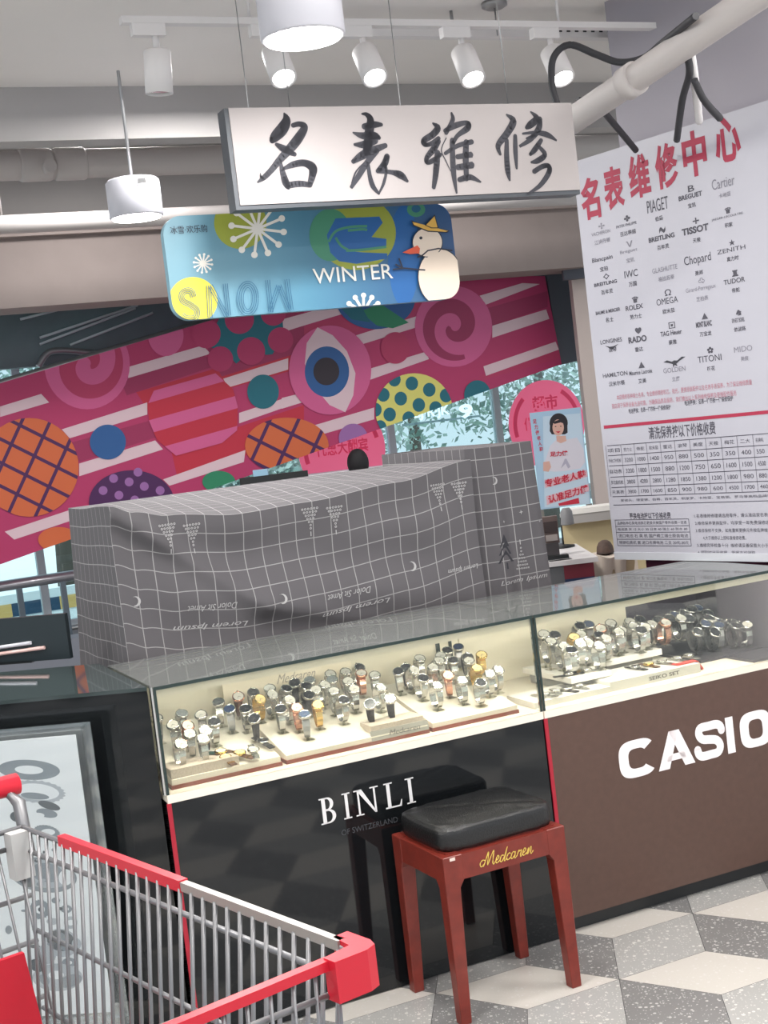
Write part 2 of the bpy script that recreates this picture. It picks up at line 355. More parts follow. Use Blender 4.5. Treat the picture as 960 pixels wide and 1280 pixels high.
RW = [['手动二针机械', '3200', '1000', '1400', '950', '880', '500', '350', '350', '400', '550'], ['自动表', '3200', '1800', '1500', '880', '1200', '750', '650', '1600', '1500', '4500'],
      ['多功能机械', '3800', '4200', '2800', '1280', '1850', '1380', '1200', '1800', '980', '880'], ['天真表', '3800', '1700', '1600', '850', '900', '980', '600', '4500', '1700', '460']]
for i, row in enumerate([HD]+RW):
    for j, s in enumerate(row):
        x0, x1 = cols[j], cols[j+1] if j+1 < len(cols) else xr; z1, z0 = zr[i], zr[i+1]; wd = (x1-x0)*.62 if j else (x1-x0)*.8; cx = min((x0+x1)/2, xr-wd/2-.004)
        txt(m, s, cx-wd/2, z0+(z1-z0)*.3, cx+wd/2, z0+(z1-z0)*.68, .001)
txt(m, '爱彼头、理查德、伯爵、百年灵、积家罗、卡地亚、宝格丽、罗马等高档品牌钢链费另加收2000元', xl+.04, zr[6]+.012, xr-.006, zr[5]-.01, .001)
a = BP.uv(787, 645); b = BP.uv(838, 640); txt(m, '更换电池按以下价格收费', a.x, a.y-.012, b.x, a.y+.012, .001, bold=.012)
zs = [BP.uv(770, y).y for y in (650, 658, 665.5, 674, 682)]; x0 = BP.uv(769, 650).x; x1 = BP.uv(861, 650).x
for z in zs: m.flat([(x0, z-.001), (x1, z-.001), (x1, z+.001), (x0, z+.001)], .001)
for x in (x0, x1): m.flat([(x-.001, zs[-1]), (x+.001, zs[-1]), (x+.001, zs[0]), (x-.001, zs[0])], .001)
for z, zn, s in zip(zs, zs[1:], ('品牌各种石英电池换芯更换天美国产零件收费一览表', '电池换 天 12 大小 30 日本 40 瑞士 60 防水 80', '进口电池 石 英 机 国产精工瑞士原装电池', '精钢石英机 套 进口名牌电池 二支 20元-30元')):
    txt(m, s, x0+.01, zn+.006, x1-.01, z-.006, .001)
for k, (s, w) in enumerate((('1.名表维修修理请选用零件，请认准店家名表维修。', .36), ('2.维修保养更换配件，均享受一年免费保修店内服务。', .38), ('3.维修保修不支换，如有重新更换元件按名牌维修标准收费执行', .42), ('4.大于维修以上按标准维修收费。', .22), ('5.维修完毕检查十分  维修请妥善保管大小于 1 天三日内。', .40), ('6.领取时出示收据，凭据方可领取。', .26))):
    x0 = BP.uv(868, 645).x; z = BP.uv(868, 645).y-k*.026; txt(m, s, x0+(.03 if k == 3 else 0), z-.007, min(x0+w, xr-.01), z+.007, .001)
m.build('printed_table', M_ink, bt)

# ================================================================== black cables looping above the board
m = MB(); cb = [(436, 258, 'x')]
def cable(name, label, pts, y0, r=.011, mt=None):
    W = []
    for i, (px, py) in enumerate(pts):
        d = ray(px, py); y = y0[i] if isinstance(y0, list) else y0; W.append(CAM+d*(y/d.y))
    o = MB().tube(catmull(W, 8), r, 8).build(name, mt or mat('cable_rubber', (52, 52, 56), .6)); return tagk(o, label, 'cable')
cable('power_cable', 'black cable looping up from behind the hanging sign to the slanting pipe', [(697, 132), (690, 105), (692, 72), (712, 56), (745, 68), (775, 78), (805, 72), (830, 52), (870, 20)], [4.42, 4.42, 4.4, 4.38, 4.35, 4.3, 4.2, 4.05, 3.85])
cable('power_cable', 'black cable hanging in a curve from the slanting pipe to the board top', [(857, 62), (862, 90), (853, 125), (846, 175)], [4.0, 4.05, 4.2, 4.42])
cable('power_cable', 'short black cable emerging beside the slanting pipe and dropping to the board', [(722, 125), (745, 130), (765, 152), (795, 188)], [4.5, 4.55, 4.65, 4.8])
cable('power_cable', 'black cable bending behind the white conduit near the grey pillar', [(868, 100), (880, 125), (900, 148)], [4.05, 4.1, 4.2])
cable('white_conduit', 'thin straight white conduit dropping from the slanting pipe to the board top', [(863, 62), (868, 95), (874, 152)], [4.02, 4.1, 4.3], .012, M_white)['category'] = 'conduit'

# ================================================================== hanging signs
SP = cplane(0)
a = SP.uv(280, 131); b = SP.uv(715, 132); c = SP.uv(295, 257); d = SP.uv(726, 247)
u0_, u1_ = (a.x+c.x)/2, (b.x+d.x)/2; zt_, zb_ = (a.y+b.y)/2, (c.y+d.y)/2
st = thing('hanging_sign', 'white light box sign with four black brush painted Chinese characters hanging over the counter', 'sign', SP.M)
sgn = Matrix.Identity(4)
m = MB(); m.box((u0_, zb_, -.06), (u1_, zt_, -.004)); m.build('frame', mat('sign_frame', (70, 74, 80), .45), st)
m = MB(); m.box((u0_+.012, zb_+.012, -.006), (u1_, zt_-.0, 0)); m.build('face', mat('sign_face', (168, 161, 160), .6), st)
def zz(ox, oy, sc): return lambda x, y: SP.uv(ox+x*sc, oy+y*sc)
za = zz(290, 130, 230/960); zc = zz(500, 130, 230/960)
ST = [(za, [[(272, 50, 5), (284, 85, 22), (262, 130, 30), (225, 170, 26), (208, 192, 14)], [(318, 112, 12), (350, 105, 14), (378, 120, 18), (352, 170, 24), (312, 222, 24), (250, 290, 18), (205, 345, 15), (165, 385, 13), (134, 408, 5)], [(147, 362, 2), (150, 380, 6), (160, 390, 8)],
      [(232, 212, 10), (275, 238, 20), (325, 262, 12)], [(250, 290, 6), (262, 350, 14), (280, 410, 20), (294, 438, 10)], [(268, 338, 8), (320, 316, 16), (375, 308, 18), (418, 330, 24), (420, 365, 20), (404, 425, 14)], [(290, 425, 16), (350, 416, 16), (405, 422, 14)]]),
      (za, [[(678, 52, 5), (702, 56, 12), (722, 85, 20), (715, 150, 26), (708, 215, 26), (700, 250, 20)], [(690, 118, 16), (740, 108, 18), (778, 108, 10)], [(632, 150, 5), (680, 166, 18), (740, 165, 20), (768, 178, 10)], [(640, 212, 8), (690, 212, 20), (745, 192, 18)], [(632, 300, 12), (680, 268, 22), (740, 240, 20), (805, 215, 12)],
      [(755, 245, 14), (705, 305, 16), (660, 375, 15), (620, 438, 9)], [(690, 305, 3), (645, 355, 4), (625, 415, 5)], [(708, 312, 10), (718, 375, 12), (735, 430, 14), (768, 470, 6)], [(765, 468, 5), (790, 415, 8), (804, 350, 8), (795, 320, 12)], [(808, 275, 16), (795, 312, 18), (765, 345, 13)], [(760, 350, 12), (830, 356, 12), (880, 372, 20), (916, 405, 7)]]),
      (zc, [[(172, 102, 6), (196, 125, 18), (170, 160, 18), (125, 190, 16), (128, 212, 12), (160, 208, 12), (200, 180, 12)], [(200, 195, 14), (175, 235, 18), (140, 280, 14), (142, 306, 12), (180, 290, 14), (212, 262, 10)], [(195, 255, 16), (190, 320, 18), (184, 380, 16), (174, 440, 11)], [(240, 178, 3), (215, 240, 3), (240, 300, 3), (264, 352, 2)], [(268, 48, 6), (274, 85, 13), (240, 150, 12)],
      [(235, 140, 12), (290, 112, 16), (350, 98, 12), (352, 125, 18), (300, 165, 12), (275, 205, 12)], [(272, 190, 14), (274, 280, 16), (280, 370, 15), (295, 468, 5)], [(236, 258, 10), (300, 218, 12), (372, 198, 14)], [(300, 276, 14), (375, 264, 16)], [(302, 330, 16), (380, 318, 18)], [(310, 395, 14), (365, 382, 16), (418, 406, 6)], [(345, 200, 16), (342, 280, 18), (346, 390, 14)]]),
      (zc, [[(556, 56, 5), (590, 90, 20), (560, 150, 20), (512, 215, 16), (522, 262, 8)], [(556, 190, 12), (556, 280, 16), (562, 350, 16), (572, 402, 5)], [(600, 168, 12), (602, 250, 14), (608, 335, 7)], [(682, 42, 5), (712, 75, 18), (680, 108, 20), (658, 125, 10)], [(728, 80, 16), (722, 130, 18), (680, 185, 14), (622, 222, 8)], [(640, 155, 6), (700, 150, 10), (765, 160, 16), (817, 192, 5)], [(660, 180, 6), (710, 160, 12)],
      [(735, 190, 12), (705, 235, 16), (680, 262, 10)], [(715, 215, 10), (755, 262, 14), (720, 295, 16), (682, 305, 6)], [(700, 352, 14), (745, 325, 14), (775, 325, 14), (775, 360, 16), (730, 425, 13), (664, 470, 5)]])]
m = MB()
for f, strokes in ST:
    for s in strokes:
        P = catmull([Vector(p) for p in s], 7); pts = [f(p.x, p.y) for p in P]; rr = [max(p.z, 1.5)*(230/960)*3.9/FPX for p in P]
        for q in strip(pts, rr): m.flat(q, .0012)
        for p, r_ in zip(pts[::2], rr[::2]): m.flat(circ(p.x, p.y, r_, n=14), .0014)
m.build('brush_characters', mat('brush_ink', (52, 52, 60), .6), st)
m = MB()
for uu in (u0_+.2, u1_-.2): MB().tube([(uu, zt_, -.03), (uu, 3.0, -.03)], .0016, 6).build('hanging_wire', M_steel, st)

# lower rounded winter sign
WV = .3; WP = cplane(WV); wt = thing('rounded_sign', 'blue rounded sign with a snowman, snowflakes and WINTER lettering hanging below the white sign', 'sign', WP.M)
p1 = WP.uv(201, 272); p2 = WP.uv(569, 262); p3 = WP.uv(212, 402); p4 = WP.uv(571, 373)
x0, x1 = p1.x+.001, p4.x+.012; y0, y1 = (p3.y+p4.y)/2, (p1.y+p2.y)/2+.012
def rrect(x0, y0, x1, y1, r, n=8):
    o = []
    for cx, cy, a in ((x1-r, y0+r, -PI/2), (x1-r, y1-r, 0), (x0+r, y1-r, PI/2), (x0+r, y0+r, PI)):
        for k in range(n+1): t = a+PI/2*k/n; o.append(Vector((cx+r*math.cos(t), cy+r*math.sin(t))))
    return o
WB = rrect(x0, y0, x1, y1, .055); m = MB(); m.prism(WB, -.03, 0, 0)
WC = [(80, 120, 195)]
wm = [mat('sign_sky', (58, 148, 190), .45), mat('sign_blue', (34, 96, 160), .45), mat('sign_yellow', (226, 214, 70), .45), mat('sign_olive', (150, 160, 60), .45), mat('sign_green', (70, 140, 110), .45), mat('sign_white', (226, 224, 216), .45),
      mat('sign_snow', (232, 214, 196), .45), mat('sign_hat', (226, 180, 84), .5), mat('sign_carrot', (232, 98, 66), .5), mat('sign_line', (42, 44, 58), .5), mat('sign_teal', (36, 96, 130), .45)]
wm[0] = None
def gradmat():
    mm = bpy.data.materials.new('sign_gradient'); mm.use_nodes = True; nt = mm.node_tree; b = nt.nodes['Principled BSDF']; b.inputs['Roughness'].default_value = .4
    tc = nt.nodes.new('ShaderNodeTexCoord'); sx = nt.nodes.new('ShaderNodeSeparateXYZ'); rp = nt.nodes.new('ShaderNodeValToRGB'); mp = nt.nodes.new('ShaderNodeMapRange')
    mp.inputs['From Min'].default_value = x0; mp.inputs['From Max'].default_value = x1
    nt.links.new(tc.outputs['Object'], sx.inputs[0]); nt.links.new(sx.outputs[0], mp.inputs['Value']); nt.links.new(mp.outputs['Result'], rp.inputs[0]); nt.links.new(rp.outputs[0], b.inputs['Base Color'])
    e = rp.color_ramp.elements; e[0].color = rgb((116, 160, 176)); e[1].color = rgb((50, 84, 130)); e[0].position = .0; e[1].position = 1
    k = e.new(.45); k.color = rgb((80, 134, 160)); k = e.new(.72); k.color = rgb((60, 106, 144)); return mm
wm[0] = gradmat()
LAY = [0.0]
def wput(poly, mi, px=True):
    q = [WP.uv(*p) for p in poly] if px else poly
    # orientation
    ar = sum(q[i-1].x*q[i].y-q[i].x*q[i-1].y for i in range(len(q)))
    if ar < 0: q = q[::-1]
    LAY[0] += .00002; m.flat(clip(q, WB), .0004+LAY[0], mi)
def e1_(x, y): return (180+x*210/960, 250+y*210/960)
def e2_(x, y): return (380+x*210/960, 250+y*210/960)
wput([e1_(*p) for p in circ(550, 130, 150)], 3); wput([e1_(*p) for p in circ(280, 575, 140, 135)], 2); wput([e2_(*p) for p in circ(570, 320, 90, 290, rot=.0)], 1)
wput([e2_(*p) for p in circ(300, 190, 225, 210)], 3); wput([e2_(*p) for p in circ(150, 200, 120, 150)], 4); wput([e2_(*p) for p in circ(640, 55, 52, 42)], 4); wput([e2_(*p) for p in circ(640, 50, 26, 22)], 10)
for poly in ([(180, 105), (430, 95), (450, 130), (385, 212), (470, 222), (470, 270), (240, 290), (340, 300), (475, 305), (475, 335), (300, 365), (200, 350), (150, 300), (130, 200)],): wput([e2_(*p) for p in poly], 1)
for pts in ([(140, 240), (180, 180), (260, 155), (360, 150)], [(250, 175), (330, 168), (360, 172)], [(240, 290), (330, 285), (470, 268)], [(180, 215), (210, 260), (250, 285)]):
    for q in strip([e2_(*p) for p in catmull([Vector((*p, 0)) for p in pts], 5) for p in [(p.x, p.y)]], 1.6): wput(q, 4)
def flake(cx, cy, R1, n, w, rb, f=e1_, mi=5, a0=0.12, lim=None):
    for k in range(n):
        t = a0+2*PI*k/n
        if lim and not lim(t): continue
        ex, ey = cx+R1*math.cos(t), cy+R1*math.sin(t)
        for q in strip([f(cx, cy), f(ex, ey)], w): wput(q, mi)
        wput([f(*p) for p in circ(ex, ey, rb, n=14)], mi)
    wput([f(*p) for p in circ(cx, cy, R1*.2, n=14)], mi)
flake(648, 165, 150, 12, 1.7, 19); flake(336, 363, 52, 12, .9, 7); flake(338, 640, 95, 12, 1.7, 15, e2_, a0=.0)
# double line SNOW letters (upside: M, O, N, S as the sign shows)
def lines(f, ps, offs, mi, w=.4, closed=False):
    P = [Vector((p[0], p[1])) for p in ps]
    for o in offs:
        q = []
        for i, p in enumerate(P):
            d = P[min(i+1, len(P)-1)]-P[max(i-1, 0)]; d.normalize(); q.append(p+Vector((-d.y, d.x))*o)
        for s in strip([f(*p) for p in q], w): wput(s, mi)
OF = (-20, -10, 0, 10)
S_ = [(p.x, p.y) for p in catmull([Vector((x, y, 0)) for x, y in ((285, 555), (270, 520), (235, 515), (208, 540), (215, 580), (260, 605), (295, 635), (285, 670), (240, 672), (215, 655))], 5)]
lines(e1_, S_, OF, 10)
for seg in ([(365, 490), (375, 680)], [(375, 490), (470, 670)], [(460, 480), (480, 660)]): lines(e1_, seg, (-12, 0, 12), 10)
lines(e1_, [(p.x, p.y) for p in circ(588, 565, 38, 75, 30)]+[(626, 565)], (-24, -12, 0, 12), 10)
for seg in ([(700, 460), (720, 645)], [(715, 640), (765, 490)], [(765, 490), (825, 635)], [(810, 455), (835, 630)]): lines(e1_, seg, (-12, 0, 12), 10)
m2 = MB()
a = WP.uv(392, 357); b = WP.uv(489, 331); txt(m2, 'WINTER', a.x, (WP.uv(440, 353).y+.003), b.x, WP.uv(440, 333).y, .0045, 0, bold=.002)
a = WP.uv(213, 293); m2.build('winter_lettering', [wm[5], wm[9]], wt); m2 = MB(); txt(m2, '冰雪·欢乐购', a.x, a.y, a.x+.11, a.y+.022, .0045, 1)
m2.build('small_lettering', [wm[5], wm[9]], wt)
# snowman
wput([e2_(*p) for p in circ(770, 440, 128, 160)], 9); wput([e2_(*p) for p in circ(770, 440, 123, 155)], 6); wput([e2_(*p) for p in circ(698, 245, 88, 86)], 9); wput([e2_(*p) for p in circ(698, 245, 83, 81)], 6)
wput([e2_(*p) for p in circ(770, 450, 121, 150)], 6)
for q in strip([e2_(*p) for p in [(640, 330), (670, 318), (700, 292), (760, 280), (840, 292)]], .9): wput(q, 9)
for s in ([(500, 400), (560, 392), (685, 403)], [(515, 370), (555, 392)], [(535, 335), (555, 388)]):
    for q in strip([e2_(*p) for p in s], .9): wput(q, 9)
wput([e2_(*p) for p in circ(660, 220, 9)], 9); wput([e2_(*p) for p in ((555, 303), (640, 262), (655, 280), (652, 308), (600, 312))], 8)
for q_, mi in ((([(606, 120), (700, 155), (825, 178), (810, 190), (700, 185), (615, 150)]), 9), ([(612, 128), (700, 150), (815, 180), (800, 185), (700, 178), (620, 145)], 7), ([(683, 148), (740, 86), (762, 165), (720, 165)], 9), ([(690, 146), (738, 96), (755, 160), (722, 160)], 7)): wput([e2_(*p) for p in q_], mi)
m.build('panel', wm, wt, fix=False)
m = MB()
for px in (330, 520): q = WP.uv(px, 268); MB().tube([(q.x, y1-.01, -.02), (q.x, 3.0, -.02)], .0016, 6).build('hanging_wire', M_steel, wt)

# ================================================================== lamps
M_glow = mat('lamp_glow', (255, 252, 248), .5, emit=14)
def pendant(name, label, P, r=.1, h=.15, power=25):
    t = thing(name, label, 'pendant lamp', Matrix.Translation(P), 'round drum pendant lamps')
    m = MB(); m.lathe([(r*.96, .0), (r, .004), (r, h-.01), (r-.01, h), (.01, h)]); m.build('shade', mat('lamp_white', (188, 188, 196), .5), t)
    MB().lathe([(r*.9, -.004), (r*.9, .0)]).build('diffuser', M_glow, t)
    MB().cyl((0, 0, h), (0, 0, 3.0-P.z if P.y < 5 else 3.42-P.z), .006, n=8).build('rod', M_steel, t)
    MB().box((.035, -.1015, h*.75), (.065, -.097, h*.88)).build('clip', M_steel, t)
    l = bpy.data.lights.new('lamp_light', 'AREA'); l.shape = 'DISK'; l.size = r*1.8; l.energy = power; l.color = (1, .98, .96); o = bpy.data.objects.new('lamp_light', l); COL.objects.link(o); o.location = P-Vector((0, 0, .012))
P = CAM+ray(171, 272)*(5.2/ray(171, 272).y); pendant('pendant_lamp', 'lit white drum pendant beside the rounded blue sign, left of the white sign', P+Vector((0, 0, 0)), .1, .14, 14)
P = CAM+ray(379, 48)*(3.3/ray(379, 48).y); pendant('pendant_lamp', 'glaring white drum pendant hanging nearest, above the brush painted sign', P, .1, .15, 16)
# track with spots
tu0, tv0 = cf(150, 32, 2.84); tu1, tv1 = cf(785, 62, 2.84); tv = .46
t = thing('track_rail', 'white lighting track with five spotlights hanging over the signs', 'track', FR @ Matrix.Translation((tu0, tv, 2.84)))
MB().box((0, -.017, 0), (tu1-tu0+.05, .017, .02)).bevel(.003).build('rail', M_white, t)
for k in (.4, 1.5): MB().tube([(k, 0, .02), (k, 0, .16)], .005, 6).build('hanger', M_white, t)
def spot(px, py, label, tilt, dim=1):
    u, z = cv(px, py, tv); t = thing('track_spotlight', label, 'spotlight', FR @ Matrix.Translation((u, tv, 2.84)), 'spotlights on the white track')
    MB().box((-.05, -.014, -.035), (.05, .014, 0)).bevel(.003).build('adapter', M_white, t)
    MB().cyl((.02, 0, -.03), (.02, 0, -.075), .01, n=10).build('stem', M_white, t)
    Mx = Matrix.Translation((.02, 0, -.075)) @ Matrix.Rotation(R(tilt), 4, 'X') @ Matrix.Rotation(R(3), 4, 'Y')
    MB().lathe([(.036, 0), (.04, -.004), (.041, -.125), (.035, -.125), (.03, -.10), (.012, -.095)], M=Mx).build('barrel', M_white, t)
    MB().lathe([(.033, -.12), (.033, -.118)], M=Mx).build('lens', M_glow if dim else M_chrome, t)
spot(185, 40, 'white track spotlight at the left end, barrel pointing down, unlit', 4, 0)
spot(333, 50, 'track spotlight beneath the glaring pendant', -34); spot(447, 56, 'track spotlight above the second brush character', -34)
spot(571, 62, 'track spotlight above the third brush character', -30); spot(683, 66, 'track spotlight nearest the black cable loop', -30)
t = thing('ceiling_hook', 'small dark ceiling rose with a thin wire above the slotted channel', 'hook', Matrix.Translation(Gz(618, 8, 2.985)))
MB().lathe([(.03, -.008), (.045, 0), (.045, .014)]).build('rose', M_steel, t); MB().tube([(0, 0, 0), (0, 0, -.10)], .003, 6).build('wire', M_steel, t)

# ================================================================== mural on the escalator side
MV = 5.2; MP = cplane(MV); mt = thing('escalator_mural', 'pink candy patterned panel on the slanting escalator side with spirals, an eye and dots', 'mural', MP.M)
CL = [MP.uv(*p) for p in ((-60, 727), (702, 455), (681, 352), (672, 290), (272, 398), (-60, 497))]
CL = [CL[0], CL[1], MP.uv(681, 345), MP.uv(450, 346), CL[4], CL[5]]
MMn = [('m_base', (176, 50, 98)), ('m_white', (216, 188, 196)), ('m_pink', (204, 90, 140)), ('m_red', (186, 40, 62)), ('m_dpink', (152, 42, 86)), ('m_orange', (204, 100, 58)), ('m_plum', (72, 28, 82)), ('m_lilac', (150, 100, 160)), ('m_teal', (22, 102, 118)), ('m_blue', (40, 88, 146)), ('m_yellow', (214, 208, 112)), ('m_green', (40, 128, 92)), ('m_black', (44, 34, 44)), ('m_rose', (178, 52, 94))]
MMs = [mat(n, c, .55) for n, c in MMn]; mi_ = {n: i for i, (n, c) in enumerate(MMn)}
m = MB(); m.prism(CL, -.25, 0, 0); ly = [0]
def mput(poly, nm, cl=None):
    q = [MP.uv(*p) for p in poly]; ar = sum(q[i-1].x*q[i].y-q[i].x*q[i-1].y for i in range(len(q)))
    if ar < 0: q = q[::-1]
    q = clip(q, CL)
    if cl: q = clip(q, cl)
    ly[0] += 1; m.flat(q, .0005+ly[0]*.00002, mi_[nm])
def z4(x, y): return (x*380/960, 340+y*380/960)
def z5(x, y): return (360+x*380/960, 340+y*380/960)
# long red / deep bands
mput([z4(*p) for p in ((430, 380), (960, 220), (960, 300), (470, 440))], 'm_red'); mput([z4(*p) for p in ((540, 560), (960, 420), (960, 520), (560, 650))], 'm_red')
mput([z5(*p) for p in ((0, 190), (420, 60), (420, 120), (0, 260))], 'm_rose'); mput([z5(*p) for p in ((600, 330), (900, 220), (900, 260), (620, 340))], 'm_rose'); mput([z5(*p) for p in ((610, 120), (820, 60), (820, 110), (620, 180))], 'm_dpink')
mput([z4(*p) for p in ((380, 340), (640, 262), (700, 290), (400, 390))], 'm_dpink'); mput([z4(*p) for p in ((220, 540), (470, 470), (500, 520), (250, 600))], 'm_dpink'); mput([z4(*p) for p in ((600, 130), (960, 20), (960, 250), (700, 330))], 'm_dpink')
W4 = [[(0, 425), (130, 385), (155, 412), (0, 458)], [(405, 300), (640, 232), (665, 258), (405, 335)], [(195, 497), (465, 412), (465, 450), (220, 525)], [(250, 605), (490, 532), (515, 560), (250, 645)], [(515, 655), (775, 562), (770, 600), (535, 675)], [(705, 337), (910, 272), (910, 308), (720, 365)], [(755, 445), (940, 385), (955, 408), (755, 478)], [(15, 820), (225, 750), (225, 785), (45, 845)], [(890, 150), (1090, 95), (1090, 130), (890, 190)]]
W5 = [[(0, 150), (130, 110), (155, 135), (0, 185)], [(215, 200), (405, 140), (405, 175), (235, 228)], [(260, 305), (435, 252), (445, 275), (260, 340)], [(80, 485), (272, 428), (272, 465), (100, 515)], [(-20, 398), (45, 382), (45, 412), (-20, 432)], [(605, 75), (740, 35), (795, 38), (625, 103)], [(645, 170), (815, 118), (825, 148), (645, 208)], [(617, 298), (845, 220), (855, 245), (625, 328)]]
for q in W4: mput([z4(*p) for p in q], 'm_white')
for q in W5: mput([z5(*p) for p in q], 'm_white')
def disc(f, x, y, r, ry, nm, **k): mput([f(*p) for p in circ(x, y, r, ry, **k)], nm)
def spiral(f, cx, cy, R1, turns, c1, c2, a0=0, ry=1.05):
    disc(f, cx, cy, R1, R1*ry, c1)
    N = 90; pts = []; w = []
    for i in range(N+1):
        t = i/N; a = a0+turns*2*PI*t; r = R1*(.80-.70*t); pts.append(f(cx+r*math.cos(a), cy+r*ry*math.sin(a))); w.append(R1*.396*(.02+.17*math.sin(PI*(t*.93+.05))**.8))
    for q in strip(pts, w): mput(q, c2)
spiral(z4, 275, 292, 135, 1.2, 'm_pink', 'm_rose', a0=-.6); spiral(z5, 522, 172, 122, 1.3, 'm_pink', 'm_dpink', a0=1.2)
disc(z4, 523, 200, 56, 66, 'm_pink')
# orange lattice discs
def lattice(f, cx, cy, r, ry):
    C = [MP.uv(*f(*p)) for p in circ(cx, cy, r, ry)]
    ar = sum(C[i-1].x*C[i].y-C[i].x*C[i-1].y for i in range(len(C))); C = C[::-1] if ar < 0 else C
    disc(f, cx, cy, r, ry, 'm_orange')
    for k in range(-3, 4):
        o = k*78
        mput([f(cx-220+o*.1, cy-110+o-6+30), f(cx+220+o*.1, cy+110+o-6+30), f(cx+220+o*.1, cy+110+o+6+30), f(cx-220+o*.1, cy-110+o+6+30)], 'm_plum', C)
        mput([f(cx-o*1.15-100-6, cy+220), f(cx-o*1.15+100-6, cy-220), f(cx-o*1.15+100+6, cy-220), f(cx-o*1.15-100+6, cy+220)], 'm_plum', C)
lattice(z4, 92, 617, 156, 156); lattice(z4, 905, 548, 132, 88)
disc(z4, 340, 537, 57, 55, 'm_blue'); disc(z4, 830, 378, 50, 54, 'm_teal')
disc(z4, 415, 728, 135, 102, 'm_plum')
for x, y in ((358, 652), (407, 663), (455, 677), (325, 690), (375, 705), (505, 690), (435, 632), (425, 720), (470, 728)): disc(z4, x, y, 14, 14, 'm_lilac', n=16)
disc(z4, 690, 662, 52, 34, 'm_green')
# striped octagon
OC = [(485, 375), (680, 320), (735, 370), (750, 425), (748, 500), (700, 540), (555, 580), (495, 530), (470, 470), (465, 420)]
mput([z4(*p) for p in OC], 'm_red'); OCu = [MP.uv(*z4(*p)) for p in OC]; OCu = OCu[::-1] if sum(OCu[i-1].x*OCu[i].y-OCu[i].x*OCu[i-1].y for i in range(len(OCu))) < 0 else OCu
for o in (-75, 22, 118): mput([z4(*p) for p in ((440, 455+o), (770, 362+o), (770, 402+o), (440, 497+o))], 'm_pink', OCu)
# teal star with magenta bites
mput([z4(*p) for p in ((650, 230), (700, 130), (890, 130), (895, 200), (860, 260), (840, 262), (800, 240), (745, 290), (715, 255), (680, 245))], 'm_teal')
for x, y, r in ((650, 195, 46), (755, 150, 46), (862, 130, 40), (695, 275, 40), (792, 250, 44), (885, 215, 40)): disc(z4, x, y, r, r, 'm_base')
# eye
disc(z5, 132, 310, 130, 141, 'm_pink'); mput([z5(*p) for p in [(92, 175), (140, 200), (185, 250), (212, 320), (205, 390), (180, 443), (130, 420), (80, 360), (52, 290), (58, 225)]], 'm_white'); disc(z5, 122, 315, 70, 80, 'm_blue'); disc(z5, 120, 314, 41, 44, 'm_black')
# yellow with teal dots
YC = [MP.uv(*z5(*p)) for p in circ(397, 438, 122, 118)]; YC = YC[::-1] if sum(YC[i-1].x*YC[i].y-YC[i].x*YC[i-1].y for i in range(len(YC))) < 0 else YC
disc(z5, 397, 438, 122, 118, 'm_yellow')
for x, y in ((300, 388), (390, 352), (445, 372), (355, 400), (412, 420), (320, 450), (498, 390), (335, 340), (275, 435), (465, 430), (380, 462), (290, 490)): mput([z5(*p) for p in circ(x, y, 20, 22, n=18)], 'm_teal', YC)
disc(z5, 205, 525, 46, 46, 'm_lilac'); disc(z5, 597, 388, 42, 46, 'm_teal'); disc(z5, 338, 240, 46, 50, 'm_rose')
disc(z5, 275, 85, 125, 96, 'm_blue'); mput([z5(*p) for p in ((225, 125), (290, 100), (380, 160), (330, 178), (280, 170))], 'm_green'); mput([z5(*p) for p in ((150, 100), (225, 100), (260, 160), (200, 150))], 'm_teal')
disc(z4, 185, 845, 65, 40, 'm_orange')
m.build('panel', MMs, mt, fix=False)
m = MB()
for (a, b) in (((-60, 497), (272, 398)), ((272, 398), (450, 346))):
    p, q = MP.uv(*a), MP.uv(*b); m.tube([(p.x, p.y, -.05), (q.x, q.y, -.05)], .025, 8)
m.build('handrail_edge', M_steel, mt)
# dark end strip of the escalator
o = MB().prism([MP.uv(*p) for p in ((683, 330), (735, 330), (745, 446), (702, 456))], -.3, -.02).build('trim_4', mat('dark_slate', (84, 88, 98), .6), M=MP.M); o['kind'] = 'structure'

# ================================================================== beige column and its lintel
m = MB(); CP = Plane((0, 6.6, 0), 0); a = CP.uv(711, 356); b = CP.uv(738, 633)
xc_ = (CAM+ray(711, 356)*(9.95/ray(711, 356).y)).x; m.box((xc_, 9.8, 0), (3.0, 9.95, 3.2)); o = m.build('trim_5', mat('column_beige', (196, 182, 176), .75)); o['kind'] = 'structure'
e = CAM+ray(704, 345)*(9.72/ray(704, 345).y)
o = MB().box((e.x+.0, 9.7, e.z-.03), (e.x+.45, 9.78, e.z+.05)).build('trim_6', mat('dark_slate', (84, 88, 98), .6)); o['kind'] = 'structure'

# ================================================================== window wall at the back and outside
GV = 6.4; GP = cplane(GV)
M_frame = mat('window_frame', (212, 222, 226), .5)
wn = 1
WE = [-3.4, GP.uv(50, 700).x, GP.uv(240, 600).x, GP.uv(490, 560).x, GP.uv(622, 530).x, 6.6, 8.8]
for x0, x1 in zip(WE, WE[1:]):
    z0, z1 = .42, 2.9
    w = thing('window_%d' % wn, None, None, GP.M); w['kind'] = 'structure'; wn += 1
    m = MB(); m.box((x0, z0, -.03), (x0+.028, z1, .03)); m.box((x1-.028, z0, -.03), (x1, z1, .03)); m.box((x0, z1-.05, -.03), (x1, z1, .03)); m.box((x0, z0, -.03), (x1, z0+.04, .03)); m.build('window_frame', M_frame, w)
    MB().box((x0+.028, z0+.04, -.005), (x1-.028, z1-.05, .005)).build('window_pane', glass('window_glass', (225, 240, 242), .5, .02), w)
m = MB(); m.box((-3.4, .0, -.05), (8.8, .42, .05)); o = m.build('wall_back', mat('sill_wall', (150, 154, 160), .6), M=GP.M); o['kind'] = 'structure'
